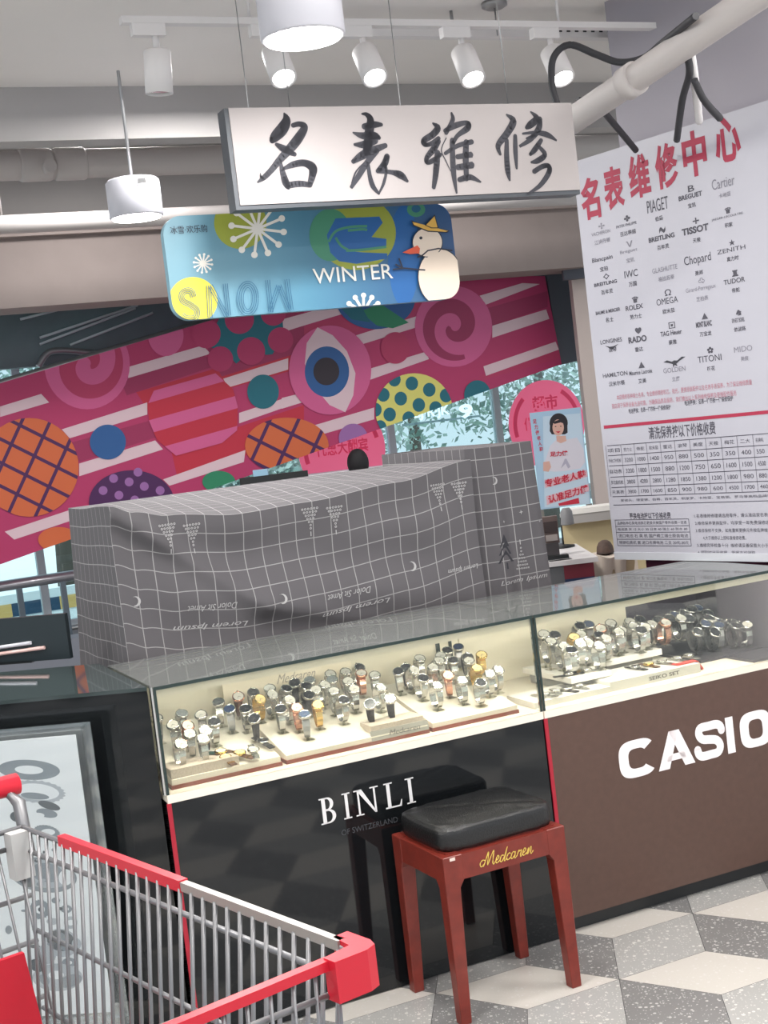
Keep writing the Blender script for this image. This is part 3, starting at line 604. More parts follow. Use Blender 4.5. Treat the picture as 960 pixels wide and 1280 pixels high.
m = MB(); m.box((-3, 2.9, -.05), (8.8, 3.45, .05)); o = m.build('wall_back', mat('upper_wall', (74, 88, 92), .6), M=GP.M); o['kind'] = 'structure'
# dark gallery soffit seen above the escalator on the left
DP = cplane(5.9)
p = [DP.uv(*q) for q in ((-80, 468), (-80, 370), (330, 360), (330, 440), (120, 452))]
o = MB().prism(p, -.1, 0).build('wall_gallery', mat('gallery_dark', (112, 130, 134), .45, noise=.2, nscale=3)); o.matrix_world = DP.M; o['kind'] = 'structure'
def yy(x, y): return DP.uv(x*260/960, 370+y*130/480)
for lab, seg in (('upper of the bright tube lamps slanting on the dark gallery above the mural', ((180, 195), (630, 45))), ('middle tube lamp of the slanting bunch on the dark gallery', ((180, 225), (620, 58))), ('lower tube lamp of the slanting bunch on the dark gallery', ((320, 228), (700, 80))), ('short tube lamp at the far left of the dark gallery', ((90, 110), (290, 60)))):
    a, b = yy(*seg[0]), yy(*seg[1]); o = MB().tube([(a.x, a.y, .03), (b.x, b.y, .03)], .009, 6).build('tube_lamp', mat('tube_pale', (210, 222, 224), .4), M=DP.M)
    tagk(o, lab, 'tube lamp', 'slanting tube lamps on the dark gallery')
a = [yy(*p) for p in ((170, 330), (200, 280), (240, 258), (330, 258), (450, 272))]
tagk(MB().tube([(p.x, p.y, .06) for p in catmull([Vector((q.x, q.y, 0)) for q in a], 6)], .022, 8).build('bent_handrail', M_steel, M=DP.M), 'bent grey handrail end above the pink mural at the left', 'handrail')
# pavement outside + pink round stickers on the windows + shop letters
o = MB().box((-9, 6.5, -.3), (11, 30, .01)).build('ground', mat('pavement', (232, 234, 234), .7, noise=.04), M=FR); o['kind'] = 'structure'
KP = cplane(GV-.03)
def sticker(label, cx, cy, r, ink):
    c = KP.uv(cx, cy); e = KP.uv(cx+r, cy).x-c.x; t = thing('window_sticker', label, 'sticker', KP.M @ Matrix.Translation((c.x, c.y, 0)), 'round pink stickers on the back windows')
    MB().prism(circ(0, 0, e, n=48), -.004, 0).build('disc', mat('sticker_pink_glow', (250, 112, 150), .5, emit=.4), t)  # no lamp: emission stands in for daylight shining through the disc
    m = MB()
    for a0, a1, rr in ((2.3, 3.4, .84), (.2, 1.0, .84)):
        pts = [(e*rr*math.cos(a0+(a1-a0)*k/14), e*rr*math.sin(a0+(a1-a0)*k/14)) for k in range(15)]
        for q in strip(pts, e*.05): m.flat(q, .002)
    txt(m, ink[0], -e*.34, e*.32, e*.34, e*.66, .002, bold=.03); txt(m, ink[1], -e*.6, -e*.1, e*.6, e*.2, .002, bold=.02)
    m.build('lettering', mat('sticker_red_glow', (236, 66, 110), .5, emit=.2), t)  # weaker emission on the print, for the same light from behind
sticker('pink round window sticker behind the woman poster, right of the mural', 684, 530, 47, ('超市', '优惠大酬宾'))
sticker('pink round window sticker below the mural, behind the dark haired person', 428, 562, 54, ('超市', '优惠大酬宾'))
LP = cplane(GV+2.2); t = thing('shop_letters', 'glowing white shop letters seen outside the window under the yellow dotted candy', 'sign', LP.M)
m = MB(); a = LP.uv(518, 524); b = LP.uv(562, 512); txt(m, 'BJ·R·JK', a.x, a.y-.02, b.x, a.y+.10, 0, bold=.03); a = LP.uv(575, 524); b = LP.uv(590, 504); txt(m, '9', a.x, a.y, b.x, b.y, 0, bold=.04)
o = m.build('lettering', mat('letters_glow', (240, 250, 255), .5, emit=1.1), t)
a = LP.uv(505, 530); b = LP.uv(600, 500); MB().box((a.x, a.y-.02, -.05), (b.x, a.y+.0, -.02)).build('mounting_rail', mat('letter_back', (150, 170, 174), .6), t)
# trees outside
M_leaf = [mat('leaf_a', (128, 154, 142), .7), mat('leaf_b', (168, 188, 180), .7), mat('leaf_c', (122, 146, 140), .7)]
TL = ['leftmost pale green tree outside behind the yellow dotted candy', 'second leafy tree outside the windows behind the shop letters', 'leafy tree outside between the shop letters and the right pink sticker', 'dark leafy tree outside behind the right pink sticker', 'tall pale tree outside at the right, next to the beige column', 'low bushy tree outside behind the covered cabinet']
for i, (u, v, hh, rr) in enumerate(((2.0, 11.5, 3.4, 1.3), (4.4, 15.0, 4.4, 1.6), (5.2, 11.3, 3.4, 1.3), (8.0, 15.0, 4.6, 1.7), (8.2, 11.6, 3.6, 1.3), (3.6, 9.3, 1.6, .8))):
    t = thing('leafy_tree', TL[i], 'tree', FR @ Matrix.Translation((u, v, 0)), 'trees outside the back windows')
    MB().tube([(0, 0, 0), (.05, 0, hh*.4), (0, .05, hh*.75)], [.11, .08, .04], 8).build('trunk', mat('bark', (96, 88, 80), .9), t)
    m = MB(); q = random.Random(i)
    for k in range(2600):
        d = Vector((q.gauss(0, 1), q.gauss(0, 1), q.gauss(0, 1))).normalized()*rr*(q.random()**.4); c = Vector((d.x, d.y, hh*.6+d.z*1.0))
        if c.z < .25: continue
        s = .03+.05*q.random(); a = Vector((q.gauss(0, 1), q.gauss(0, 1), q.gauss(0, 1))).normalized(); b = a.orthogonal().normalized(); m.poly3([c+a*s, c+b*s*.6, c-a*s, c-b*s*.6], q.randrange(3))
    m.build('crown', M_leaf, t, fix=False)

# ================================================================== railing at the left
RP = cplane(5.6); t = thing('railing', 'steel railing with upright posts in front of the bright windows at the left', 'railing', RP.M)
a = RP.uv(-40, 742); b = RP.uv(120, 716); m = MB(); z = RP.uv(40, 727).y
MB().tube([(a.x-.6, z, 0), (1.9, z, 0)], .035, 12).build('handrail', mat('rail_steel', (186, 184, 190), .3, .7), t)
for k in range(-3, 6):
    pu = RP.uv(27, 760).x+k*(RP.uv(81, 750).x-RP.uv(27, 760).x); MB().box((pu-.018, 0, -.02), (pu+.018, z, .02)).build('post', mat('rail_post', (120, 132, 142), .4, .5), t)
z2 = RP.uv(40, 790).y; MB().tube([(a.x-.6, z2-.02, 0), (1.9, z2-.02, 0)], .012, 8).build('lower_rail', M_steel, t)
SPp = cplane(8.2); t = thing('striped_barrier', 'white barrier wall with a navy and yellow stripe behind the railing', 'barrier', SPp.M)
a = SPp.uv(15, 763); 
MB().box((-3, 0, -.08), (3.2, a.y+.13, 0)).build('wall_panel', mat('barrier_white', (240, 246, 248), .5), t)
m = MB()
for k, w in enumerate(range(-9, 7)): m.box((a.x+w*.40, a.y-.055, 0), (a.x+(w+1)*.40, a.y+.055, .004), k % 2)
m.build('stripe', [mat('stripe_yellow', (222, 184, 112), .5), mat('stripe_navy', (44, 74, 100), .5)], t)
o = cbox('trim_7', -2.5, 1.9, 5.0, 5.2, 0, .5, mat('kerb_grey', (120, 124, 134), .6), 'structure')

# ================================================================== glass show counters
CTOP = .98; ZG = .69; CD = .52
def counter(name, label, u0, u1, front, fname, red=True):
    t = thing(name, label, 'counter', FR @ Matrix.Translation((u0, 0, 0))); L = u1-u0
    MB().box((0, .035, 0), (L, CD, .05)).build('toe_kick', M_toe, t)
    MB().box((.0, .012, .05), (L, CD, ZG-.025)).build('cabinet_body', M_blackm, t)
    MB().box((.006, 0, .05 if front is M_brown else .004), (L-.004, .012, ZG-.022)).build(fname, front, t)
    m = MB(); m.box((0, -.002, ZG-.022), (L, CD, ZG)); m.build('case_floor', M_cream, t)
    MB().box((0, CD-.012, ZG), (L, CD, CTOP-.008)).build('case_back', mat('case_back', (236, 228, 208), .5), t)
    MB().box((.006, .008, CTOP-.03), (L-.006, .03, CTOP-.01)).build('light_rail', M_cream, t)
    MB().box((.008, 0, ZG), (L-.008, .005, CTOP-.008)).build('front_glass', M_glass, t)
    m = MB(); m.box((0, 0, CTOP-.008), (L, CD, CTOP)); m.build('top_glass', M_top, t)
    m = MB(); m.box((0, -.0015, CTOP-.0085), (L, 0, CTOP+.0005)); m.box((0, 0, ZG), (.007, .008, CTOP-.008)); m.box((L-.007, 0, ZG), (L, .008, CTOP-.008)); m.build('glass_edging', M_edge, t)
    if red: MB().box((-.004, -.004, .004), (.008, 0, ZG-.022)).build('trim_strip', M_red, t)
    for s in (.25, .75):
        l = bpy.data.lights.new('case_light', 'AREA'); l.shape = 'RECTANGLE'; l.size = L*.45; l.size_y = .012; l.energy = CASEP; l.color = (1, .95, .87)
        o = bpy.data.objects.new('case_light', l); COL.objects.link(o); o.matrix_world = FR @ Matrix.Translation((u0+L*s, .035, CTOP-.032)) @ Matrix.Rotation(R(28), 4, 'X')
    return t
CASEP = 1.65
U1 = 1.155
ca = counter('glass_counter', 'black glossy glass topped watch counter behind the red stool', 0, U1, M_black, 'front_panel')
MB().box((0, .008, ZG), (.005, CD-.012, CTOP-.008)).build('side_glass', M_glass, ca)
MB().box((-.006, .004, ZG), (-.0, .02, CTOP)).build('corner_post', M_chrome, ca)
MB().box((0, .012, .004), (.001, CD, ZG-.02)).build('side_panel', M_black, ca)
cb_ = counter('glass_counter', 'brown fronted glass topped watch counter with large white lettering', U1+.004, 2.12, M_brown, 'front_panel')
MB().box((.9595, .01, ZG), (.961, CD-.012, CTOP-.01)).build('dark_end_panel', mat('dark_end', (64, 58, 72), .3), cb_)
MB().box((.70, .16, ZG), (.955, CD-.02, ZG+.010)).bevel(.002, 1).build('dark_base_board', mat('dark_base', (58, 54, 64), .4), cb_); MB().box((.80, .015, ZG), (.955, .158, ZG+.008)).bevel(.002, 1).build('dark_base_board', mat('dark_base', (58, 54, 64), .4), cb_)
MB().box((.66, CD-.016, ZG), (.96, CD-.0125, CTOP-.01)).build('dark_back_panel', mat('dark_end', (64, 58, 72), .3), cb_)
# window lines in rear of the case (sliding back doors)
u_, z_ = cv(548, 800, CD-.02)
MB().box((u_-.01, CD-.017, ZG), (u_+.004, CD-.0125, CTOP-.01)).build('door_edge', M_edge, ca)
u_, z_ = cv(562, 800, CD-.02); MB().box((u_-.003, CD-.02, ZG), (u_+.006, CD-.0125, CTOP-.01)).build('door_edge', M_edge, ca)
# lettering on fronts: serif BINLI built from stems
FPl = cplane(-.001)
m = MB(); M_let = mat('lettering_white', (224, 222, 222), .5)
gl = {'B': ([(.06, 0, .22, 1)], 1), }
def serif(ch, x, y, w, h):
    def rc(a, b, c, d): m.flat([(x+a*w, y+b*h), (x+c*w, y+b*h), (x+c*w, y+d*h), (x+a*w, y+d*h)], 0)
    if ch == 'I': rc(.36, 0, .64, 1); rc(.12, 0, .88, .05); rc(.12, .95, .88, 1)
    if ch == 'L': rc(.14, 0, .34, 1); rc(0, .95, .5, 1); rc(0, 0, .95, .06); m.flat([(x+.95*w, y), (x+1.0*w, y+.26*h), (x+.95*w, y+.26*h), (x+.84*w, y+.06*h)], 0)
    if ch == 'N':
        rc(.12, 0, .2, 1); rc(.82, 0, .9, 1); rc(0, 0, .34, .05); rc(.68, .95, 1.04, 1); rc(-.02, .95, .22, 1)
        m.flat([(x+.1*w, y+h), (x+.32*w, y+h), (x+.9*w, y), (x+.82*w, y)], 0)
    if ch == 'B':
        rc(.12, 0, .32, 1); rc(0, 0, .4, .05); rc(0, .95, .4, 1)
        for cy, r_, rx in ((.75, .25, .34), (.27, .27, .42)):
            o = [(x+(.42+rx*math.cos(a))*w, y+(cy+r_*math.sin(a))*h) for a in [(-PI/2+PI*k/12) for k in range(13)]]; i = [(x+(.42+(rx-.19)*math.cos(a))*w, y+(cy+(r_-.06)*math.sin(a))*h) for a in [(-PI/2+PI*k/12) for k in range(13)]]
            for k in range(12): m.flat([o[k], o[k+1], i[k+1], i[k]], 0)
            rc(.3, cy-r_, .43, cy-r_+.06); rc(.3, cy+r_-.06, .43, cy+r_)
zl = FPl.uv(404, 1031).y; zh = FPl.uv(400, 998).y-zl
for ch, xa, xb in (('B', 401, 424), ('I', 428, 441), ('N', 445, 474), ('L', 482, 503), ('I', 507, 521)):
    ya = 1031-(xa-404)*.215
    q = FPl.uv(xa, ya-8); r_ = FPl.uv(xb, ya-12); serif(ch, q.x, zl, r_.x-q.x, zh*.98)
for p in m.bm.verts: p.co.z += .0006
lp = m.build('lettering', M_let, None, M=FPl.M); lp.parent = ca; lp.matrix_parent_inverse = (FR @ Matrix.Translation((0, 0, 0))).inverted()
m = MB(); a = FPl.uv(427, 1043); b = FPl.uv(497, 1025); txt(m, 'OF SWITZERLAND', a.x, a.y-.004, b.x, a.y+.012, .0006)
o = m.build('faint_lettering', mat('lettering_grey', (70, 72, 76), .4), None, M=FPl.M); o.parent = ca; o.matrix_parent_inverse = FR.inverted()
m = MB(); a = FPl.uv(773, 970); hh = FPl.uv(800, 922).y-FPl.uv(806, 968).y; zc0 = FPl.uv(806, 969).y; xx = a.x
def ring(cx, cy, w, h, tk, a0, a1, n=40, e=.62):
    o, q = [], []
    for k in range(n+1):
        a = a0+(a1-a0)*k/n; c, s_ = math.cos(a), math.sin(a); x = math.copysign(abs(c)**e, c); y = math.copysign(abs(s_)**e, s_)
        o.append((cx+x*w/2, cy+y*h/2)); q.append((cx+x*(w/2-tk*1.15), cy+y*(h/2-tk*.9)))
    for k in range(n): m.flat([o[k], o[k+1], q[k+1], q[k]], .0006)
def bar(*P_):
    m.flat(P_, .0006)
Hc = hh; tk = Hc*.26; X0 = FPl.uv(773, 946).x; Xa = FPl.uv(821, 940).x; Xs = FPl.uv(868, 935).x; Xi = FPl.uv(909, 930).x; Xo = FPl.uv(926, 925).x
w = Xa-X0-.006; ring(X0+w/2, zc0+Hc/2, w, Hc, tk, R(38), R(322))
w = Xs-Xa-.002; x = Xa; bar((x, zc0), (x+w*.3, zc0), (x+w*.62, zc0+Hc), (x+w*.36, zc0+Hc)); bar((x+w*.36, zc0+Hc), (x+w*.64, zc0+Hc), (x+w, zc0), (x+w*.72, zc0)); bar((x+w*.25, zc0+Hc*.2), (x+w*.78, zc0+Hc*.2), (x+w*.72, zc0+Hc*.38), (x+w*.31, zc0+Hc*.38))
w = Xi-Xs-.022; x = Xs+.008; P_ = catmull([Vector((x+w*a_, zc0+Hc*b_, 0)) for a_, b_ in ((.97, .70), (.93, .82), (.78, .89), (.5, .89), (.2, .88), (.13, .72), (.25, .57), (.5, .52), (.75, .46), (.87, .30), (.78, .13), (.5, .11), (.2, .11), (.07, .18), (.03, .31))], 4)
for q in strip([(p.x, p.y) for p in P_], Hc*.118): m.flat(q, .0006)
for p in P_[::2]: m.flat(circ(p.x, p.y, Hc*.115, n=12), .0005)
bar((Xi, zc0), (Xi+.03, zc0), (Xi+.03, zc0+Hc), (Xi, zc0+Hc))
w = .125; ring(Xo+w/2, zc0+Hc/2, w, Hc, tk, 0, 2*PI)
o = m.build('lettering', mat('lettering_bright', (246, 238, 238), .5), None, M=FPl.M); o.parent = cb_; o.matrix_parent_inverse = (FR @ Matrix.Translation((U1+.004, 0, 0))).inverted()

# ================================================================== left black counter
LQ0 = Vector((-.008, .035)); LQ1 = Vector((-1.45, .94)); ldir = (LQ1-LQ0).normalized(); lnor = Vector((-ldir.y, ldir.x))   # pointing to front-left? 
if lnor.y > 0: lnor = -lnor
back = -lnor
poly = [LQ0, Vector((-.008, .60)), LQ1+back*.55, LQ1]
t = thing('black_counter', 'black glossy side counter at the left behind the clear display poster', 'counter', FR)
m = MB(); m.prism(poly, .06, CTOP-.012); m.build('cabinet_body', M_black, t)
cen = sum(poly, Vector((0, 0)))/4
MB().prism([cen+(p-cen)*.96 for p in poly], 0, .06).build('toe_kick', M_toe, t)
MB().prism(poly, CTOP-.012, CTOP-.002).build('top_glass', mat('black_top', (56, 66, 66), .04, spec=.9), t)
# screw cap on the side
# black sheet standing on it
ZS = CTOP+.002; w0 = cw(*cf(88, 824, CTOP), 0); w1 = cw(*cf(-70, 836, CTOP), 0); BPn = Plane(Vector((w1.x, w1.y, 0)), math.atan2((w0-w1).y, (w0-w1).x)); Lx = (w0-w1).length
t = thing('black_screen', 'flat black screen panel on a foot at the back of the black side counter', 'screen', BPn.M)
hs = BPn.uv(81, 767).y
MB().box((0, ZS, -.02), (Lx, hs, 0)).bevel(.003).build('screen_panel', mat('screen_black', (30, 40, 44), .35), t)
MB().box((Lx*.3, CTOP-.002, -.09), (Lx*.7, CTOP+.006, -.0)).build('foot', M_blackm, t)
for (ax, ay), (bx, by), mm in (((-20, 820), (57, 809), mat('strip_pink', (226, 190, 184), .3)), ((-20, 812), (40, 803), mat('strip_white', (206, 206, 214), .3))):
    p, q = BPn.uv(ax, ay), BPn.uv(bx, by); MB().tube([(max(p.x, .0), p.y, .006), (q.x, q.y, .006)], .006, 8).build('edge_strip', mm, t)

# ================================================================== clear acrylic poster on the left counter
wa = cw(LQ0.x, LQ0.y); wb = cw(LQ1.x, LQ1.y); off = (WX*lnor.y+UX*lnor.x)*.10
AP = Plane(Vector((wb.x, wb.y, 0))+off, math.atan2((wa-wb).y, (wa-wb).x))
pr = AP.uv(108, 905); pl = AP.uv(-90, 922); prb = AP.uv(137, 1268)
t = thing('acrylic_display', 'clear acrylic display case holding a white poster of exploded watch parts', 'display', AP.M)
xr_ = pr.x; xl_ = xr_-.62; yt = pr.y; yb = .10
m = MB(); m.box((xl_, yb, .03), (xr_, yt, .036)); m.box((xr_-.005, yb, -.026), (xr_, yt, .03)); m.box((xl_, yb, -.026), (xl_+.005, yt, .03)); m.box((xl_, yt-.005, -.026), (xr_, yt, .03)); m.box((xl_, yb, -.026), (xr_, yb+.005, .03)); m.build('acrylic_box', M_acr, t)
MB().box((xl_, yb, -.03), (xr_, yt, -.026)).build('back_panel', glass('acrylic_back', (235, 240, 240), .8, .30, .04), t)
MB().box((xl_+.01, 0, -.03), (xl_+.03, yb, .03)).build('foot', M_acr, t); MB().box((xr_-.05, 0, -.03), (xr_-.02, yb, .03)).build('foot', M_acr, t)
py_ = AP.uv(50, 922).y; pxr = AP.uv(95, 920).x; pbt = AP.uv(110, 1266).y
MB().box((xl_+.02, pbt, 0), (pxr, py_, .004)).build('poster_sheet', mat('poster_white', (232, 236, 238), .4), t)
# gears print
pc = MB(); PM = [mat('print_grey', (140, 148, 154), .5), mat('print_pale', (178, 184, 190), .5), mat('print_dark', (96, 102, 106), .5), mat('poster_white', (232, 236, 238), .4)]
def pz(x, y): return AP.uv(x*160/539, 900+y*380/1280)
lay = [0]
def pell(x, y, rx, ry, mi, rot=0, teeth=0):
    pts = circ(x, y, rx, ry, 48, rot=rot)
    if teeth: pts = [Vector((x, y))+(p-Vector((x, y)))*(1.06 if (k % 2) else .97) for k, p in enumerate(pts)]
    lay[0] += 1; pc.flat([pz(*p) for p in pts], .0045+lay[0]*.00003, mi)
for args in ((125, 208, 130, 42, 0, .05), (125, 208, 60, 18, 3, .05), (160, 300, 115, 46, 1, .1, 1), (160, 300, 92, 34, 3, .1), (150, 318, 60, 14, 0, .1), (210, 358, 48, 16, 2, .3), (200, 390, 45, 18, 0, .2), (160, 400, 30, 12, 3), (75, 405, 30, 22, 2, .2), (200, 470, 55, 28, 0, .2, 1), (205, 470, 30, 14, 3), (90, 460, 22, 14, 1),
             (185, 650, 142, 72, 0, .15), (185, 645, 120, 58, 1, .15), (200, 640, 70, 40, 0, .15), (110, 660, 50, 30, 2, .8), (280, 660, 30, 34, 3, .2), (238, 757, 18, 13, 0), (282, 793, 24, 17, 0), (282, 793, 11, 8, 3), (170, 795, 42, 40, 0, 0, 1), (172, 795, 20, 18, 3), (172, 795, 9, 9, 2), (300, 850, 28, 26, 1, 0, 1), (300, 850, 14, 12, 3), (225, 845, 26, 14, 1),
             (260, 935, 75, 58, 1, .2), (258, 925, 58, 44, 2, .2), (268, 930, 20, 40, 0, -.3), (325, 940, 20, 24, 1), (195, 985, 44, 40, 1, .3), (150, 950, 22, 8, 2), (295, 1018, 30, 20, 0, 0, 1), (295, 1018, 12, 8, 3), (245, 1080, 105, 58, 1, .0), (160, 1030, 34, 26, 2, .4), (300, 1095, 50, 26, 0, -.3), (240, 1070, 32, 18, 3), (190, 1090, 26, 18, 0, .8), (110, 740, 12, 10, 2), (40, 880, 14, 18, 0), (60, 560, 14, 40, 1)):
    pell(*args)
for k in range(14):
    x, y = rnd.uniform(80, 330), rnd.uniform(520, 1000); pell(x, y, rnd.uniform(4, 12), rnd.uniform(4, 9), rnd.choice((0, 1, 2)))
pc.build('watch_parts_print', PM, t, fix=False)

# ================================================================== stool
def stool():
    fr_ = Gz(728, 1232, 0); bl_ = Gz(512, 1238, 0); br_ = Gz(652, 1193, 0)
    cx = (fr_+bl_)/2; ang = math.atan2((br_-bl_).y, (br_-bl_).x); X = (br_-bl_).length/2-.0; Y = .151; Hh = .452
    X = .19
    t = thing('stool', 'red brown wooden stool with a black leather cushion standing before the black counter', 'stool', Matrix.Translation((cx.x, cx.y, 0)) @ Matrix.Rotation(ang, 4, 'Z'))
    wood = mat('red_wood', (122, 44, 34), .35, noise=.22, nscale=30)
    tt, tf, th = .05, .031, .028; apr = .068
    for sx in (-1, 1):
        for sy in (-1, 1):
            m = MB()
            # L-shaped tapering leg: square section, outer faces upright
            for (z, w, d) in ((0, 0, 0),):
                pass
            lv = []
            for z, w in ((0, tf), (Hh-apr-.02, tt-.006), (Hh-apr, tt+.008), (Hh-.0, tt+.008)):
                d = w if z < Hh-apr-.03 else w*.92
                lv.append([m.bm.verts.new((sx*(X-a*w), sy*(Y-b*d), z)) for a, b in ((0, 0), (1, 0), (1, 1), (0, 1))])
            for p, q in zip(lv, lv[1:]):
                for k in range(4): m.face([p[k], p[(k+1) % 4], q[(k+1) % 4], q[k]])
            m.face(lv[0]); m.face(lv[-1]); bmesh.ops.recalc_face_normals(m.bm, faces=m.bm.faces[:]); m.bevel(.002, 1)
            lg = m.build('leg', wood, t)
            MB().cyl((sx*(X-.016), sy*(Y-.016), -.0005), (sx*(X-.016), sy*(Y-.016), .006), .012, n=12).build('foot_pad', mat('pad_felt', (190, 180, 170), .8), lg)
    m = MB(); e = .001
    m.box((-X+.05, -Y+e, Hh-apr), (X-.05, -Y+th, Hh-e)); m.box((-X+.05, Y-th, Hh-apr), (X-.05, Y-e, Hh-e)); m.box((-X+e, -Y+.05, Hh-apr), (-X+th, Y-.05, Hh-e)); m.box((X-th, -Y+.05, Hh-apr), (X-e, Y-.05, Hh-e)); m.build('apron', wood, t)
    MB().box((-X+.02, -Y+.02, Hh-.02), (X-.02, Y-.02, Hh+.004)).build('seat_board', wood, t)
    # cushion: domed, rounded
    m = MB(); cxh, cyh, ch = X-.012, Y-.012, .066; N = 40
    def se(t, e): c = math.cos(t); return math.copysign(abs(c)**e, c)
    def cush(a, b):
        th_ = 2*PI*a; e_ = .28; x = math.copysign(abs(math.cos(th_))**e_, math.cos(th_)); y = math.copysign(abs(math.sin(th_))**e_, math.sin(th_))
        prof = [(0, .0), (.97, .0), (1.0, .01), (1.0, .05), (.985, .060), (.94, .066), (.8, .070), (.5, .074), (0, .075)]
        k = b*(len(prof)-1); i = min(int(k), len(prof)-2); f = k-i; r_ = prof[i][0]*(1-f)+prof[i+1][0]*f; z = prof[i][1]*(1-f)+prof[i+1][1]*f
        wr = .0022*math.sin(17*x*r_+9*y*r_)*math.sin(7*y*r_-4*x*r_) if z > .055 else .0012*math.sin(40*a*PI+z*200)
        return Vector((x*r_*cxh, y*r_*cyh, Hh+.004+z*.92+wr))
    m.grid(cush, 96, 24); bmesh.ops.remove_doubles(m.bm, verts=m.bm.verts[:], dist=.0004)
    m.build('cushion', mat('black_leather', (20, 20, 21), .32, bump=.25, bscale=220, spec=.6), t, sm=True)
    # gold script
    SC = {'M': [[(0.0, .18), (-.12, .05), (-.3, .1), (-.32, .35), (-.1, .5), (.12, .4)], [(-.05, .0), (.12, .35), (.35, 1.0), (.36, .6), (.36, .05), (.6, .6), (.85, 1.0), (.82, .5), (.82, .1), (.92, .0), (1.05, .15)]], 'e': [[(0, .18), (.25, .3), (.3, .48), (.15, .5), (.05, .2), (.15, .0), (.42, .15)]], 'd': [[(.35, .42), (.12, .45), (.02, .15), (.15, .0), (.35, .25), (.62, 1.0), (.42, .2), (.45, .0), (.62, .15)]],
          'c': [[(.35, .4), (.2, .5), (.03, .25), (.12, .0), (.4, .15)]], 'a': [[(.38, .42), (.15, .48), (.02, .15), (.14, .0), (.32, .2), (.42, .48), (.36, .1), (.42, .0), (.6, .15)]], 'r': [[(0, .15), (.15, .5), (.2, .4), (.4, .45), (.3, .1), (.38, .0), (.5, .15)]], 'n': [[(0, .0), (.15, .48), (.1, .0), (.25, .4), (.4, .48), (.36, .1), (.45, .0), (.6, .18)]]}
    m = MB(); x = 0; sc = .034
    seq = [('M', 1.05), ('e', .42), ('d', .6), ('c', .4), ('a', .58), ('r', .48), ('e', .42), ('n', .6)]
    for chh, w in seq:
        for s in SC[chh]:
            P = catmull([Vector(((x+px+.22*py)*sc, py*sc*1.05, 0)) for px, py in s], 6)
            for q in strip([(p.x, p.y) for p in P], [.0007+.0009*abs(math.sin(i*.5)) for i in range(len(P))]): m.flat(q, 0)
        x += w
    o = m.build('lettering', mat('gold_print', (222, 190, 92), .4), t); o.matrix_local = Matrix.Translation((-.072, -Y-.0002, Hh-.05)) @ Matrix.Rotation(PI/2, 4, 'X')
    MB().box((-X+.02, -Y-.0012, Hh-.012), (-X+.036, -Y+.001, Hh-.004)).bevel(.0008, 1).build('scuff_mark', mat('scuff', (226, 206, 196), .7), t)
stool()

# ================================================================== draped covers
def clothmat():
    m = mat('checked_cloth', (92, 88, 90), .9); nt = m.node_tree; b = nt.nodes['Principled BSDF']
    uv = nt.nodes.new('ShaderNodeUVMap'); sp = nt.nodes.new('ShaderNodeSeparateXYZ'); nt.links.new(uv.outputs[0], sp.inputs[0]); outs = []
    for k in (0, 1):
        a = nt.nodes.new('ShaderNodeMath'); a.operation = 'MULTIPLY'; a.inputs[1].default_value = 1/.0605; nt.links.new(sp.outputs[k], a.inputs[0])
        f = nt.nodes.new('ShaderNodeMath'); f.operation = 'PINGPONG'; f.inputs[1].default_value = .5; nt.links.new(a.outputs[0], f.inputs[0])
        l = nt.nodes.new('ShaderNodeMath'); l.operation = 'LESS_THAN'; l.inputs[1].default_value = .024; nt.links.new(f.outputs[0], l.inputs[0]); outs.append(l)
    mx = nt.nodes.new('ShaderNodeMath'); mx.operation = 'MAXIMUM'; nt.links.new(outs[0].outputs[0], mx.inputs[0]); nt.links.new(outs[1].outputs[0], mx.inputs[1])
    c = nt.nodes.new('ShaderNodeMix'); c.data_type = 'RGBA'; c.inputs[6].default_value = rgb((90, 87, 90)); c.inputs[7].default_value = rgb((146, 144, 144)); nt.links.new(mx.outputs[0], c.inputs[0]); nt.links.new(c.outputs[2], b.inputs['Base Color'])
    return m
M_cloth = clothmat(); M_prt = mat('cloth_print', (170, 168, 168), .9); M_prd = mat('cloth_print_dark', (56, 56, 62), .9)
BF = .64; BB = 1.24; BU0, BU1 = cv(152, 735, BF)[0]-.01, cv(598, 660, BF)[0]
edge = [cv(x, y, BF) for x, y in ((140, 632), (165, 640), (211, 644), (299, 642), (386, 627), (500, 602), (598, 573))]; edge[0] = (BU0, edge[0][1]); edge[-1] = (BU1, edge[-1][1])
TOPB = sum(cv(x, y, BB)[1] for x, y in ((106, 631), (299, 607), (500, 581)))/3
def zf(u):
    u = min(max(u, edge[0][0]), edge[-1][0])
    for (a, za_), (b, zb__) in zip(edge, edge[1:]):
        if a <= u <= b: t = (u-a)/(b-a); t = t*t*(3-2*t); return za_*(1-t)+zb__*t
    return edge[-1][1]
r0_ = cv(140, 640, BF); r1_ = cv(330, 755, BF); r2_ = cv(470, 775, BF)
def seg_d(u, z, a, b):
    A_, B_ = Vector(a), Vector(b); p = Vector((u, z)); t = max(0, min(1, (p-A_).dot(B_-A_)/(B_-A_).length_squared)); q = A_+(B_-A_)*t; return (p-q).length, t, (p.y-q.y)
def vf(u, z):
    dz = zf(u)-z; v = BF+.004
    for a, b, am in ((r0_, r1_, .034), (r1_, r2_, .018)):
        d, t, s = seg_d(u, z, a, b); v -= am*math.exp(-(d/.035)**2)*(1 if s < 0 else .9)*(1-.4*t)
    v += .022*math.exp(-((dz-.10)/.06)**2)*math.sin(max(0, min(1, (u-BU0)/(BU1-BU0)))*PI)
    v -= .016*math.sin(dz*26-3*(u-BU0)**2+1.2)*min(1, dz*8)*math.sin(PI*min(1, max(0, (u-BU0)/(BU1-BU0))))
    v += .006*math.sin(u*21+z*9); v -= .02*max(0, dz-.3)
    return v
t = thing('draped_table', 'long low display under a sagging grey checked cloth behind the black counter', 'covered display', FR)
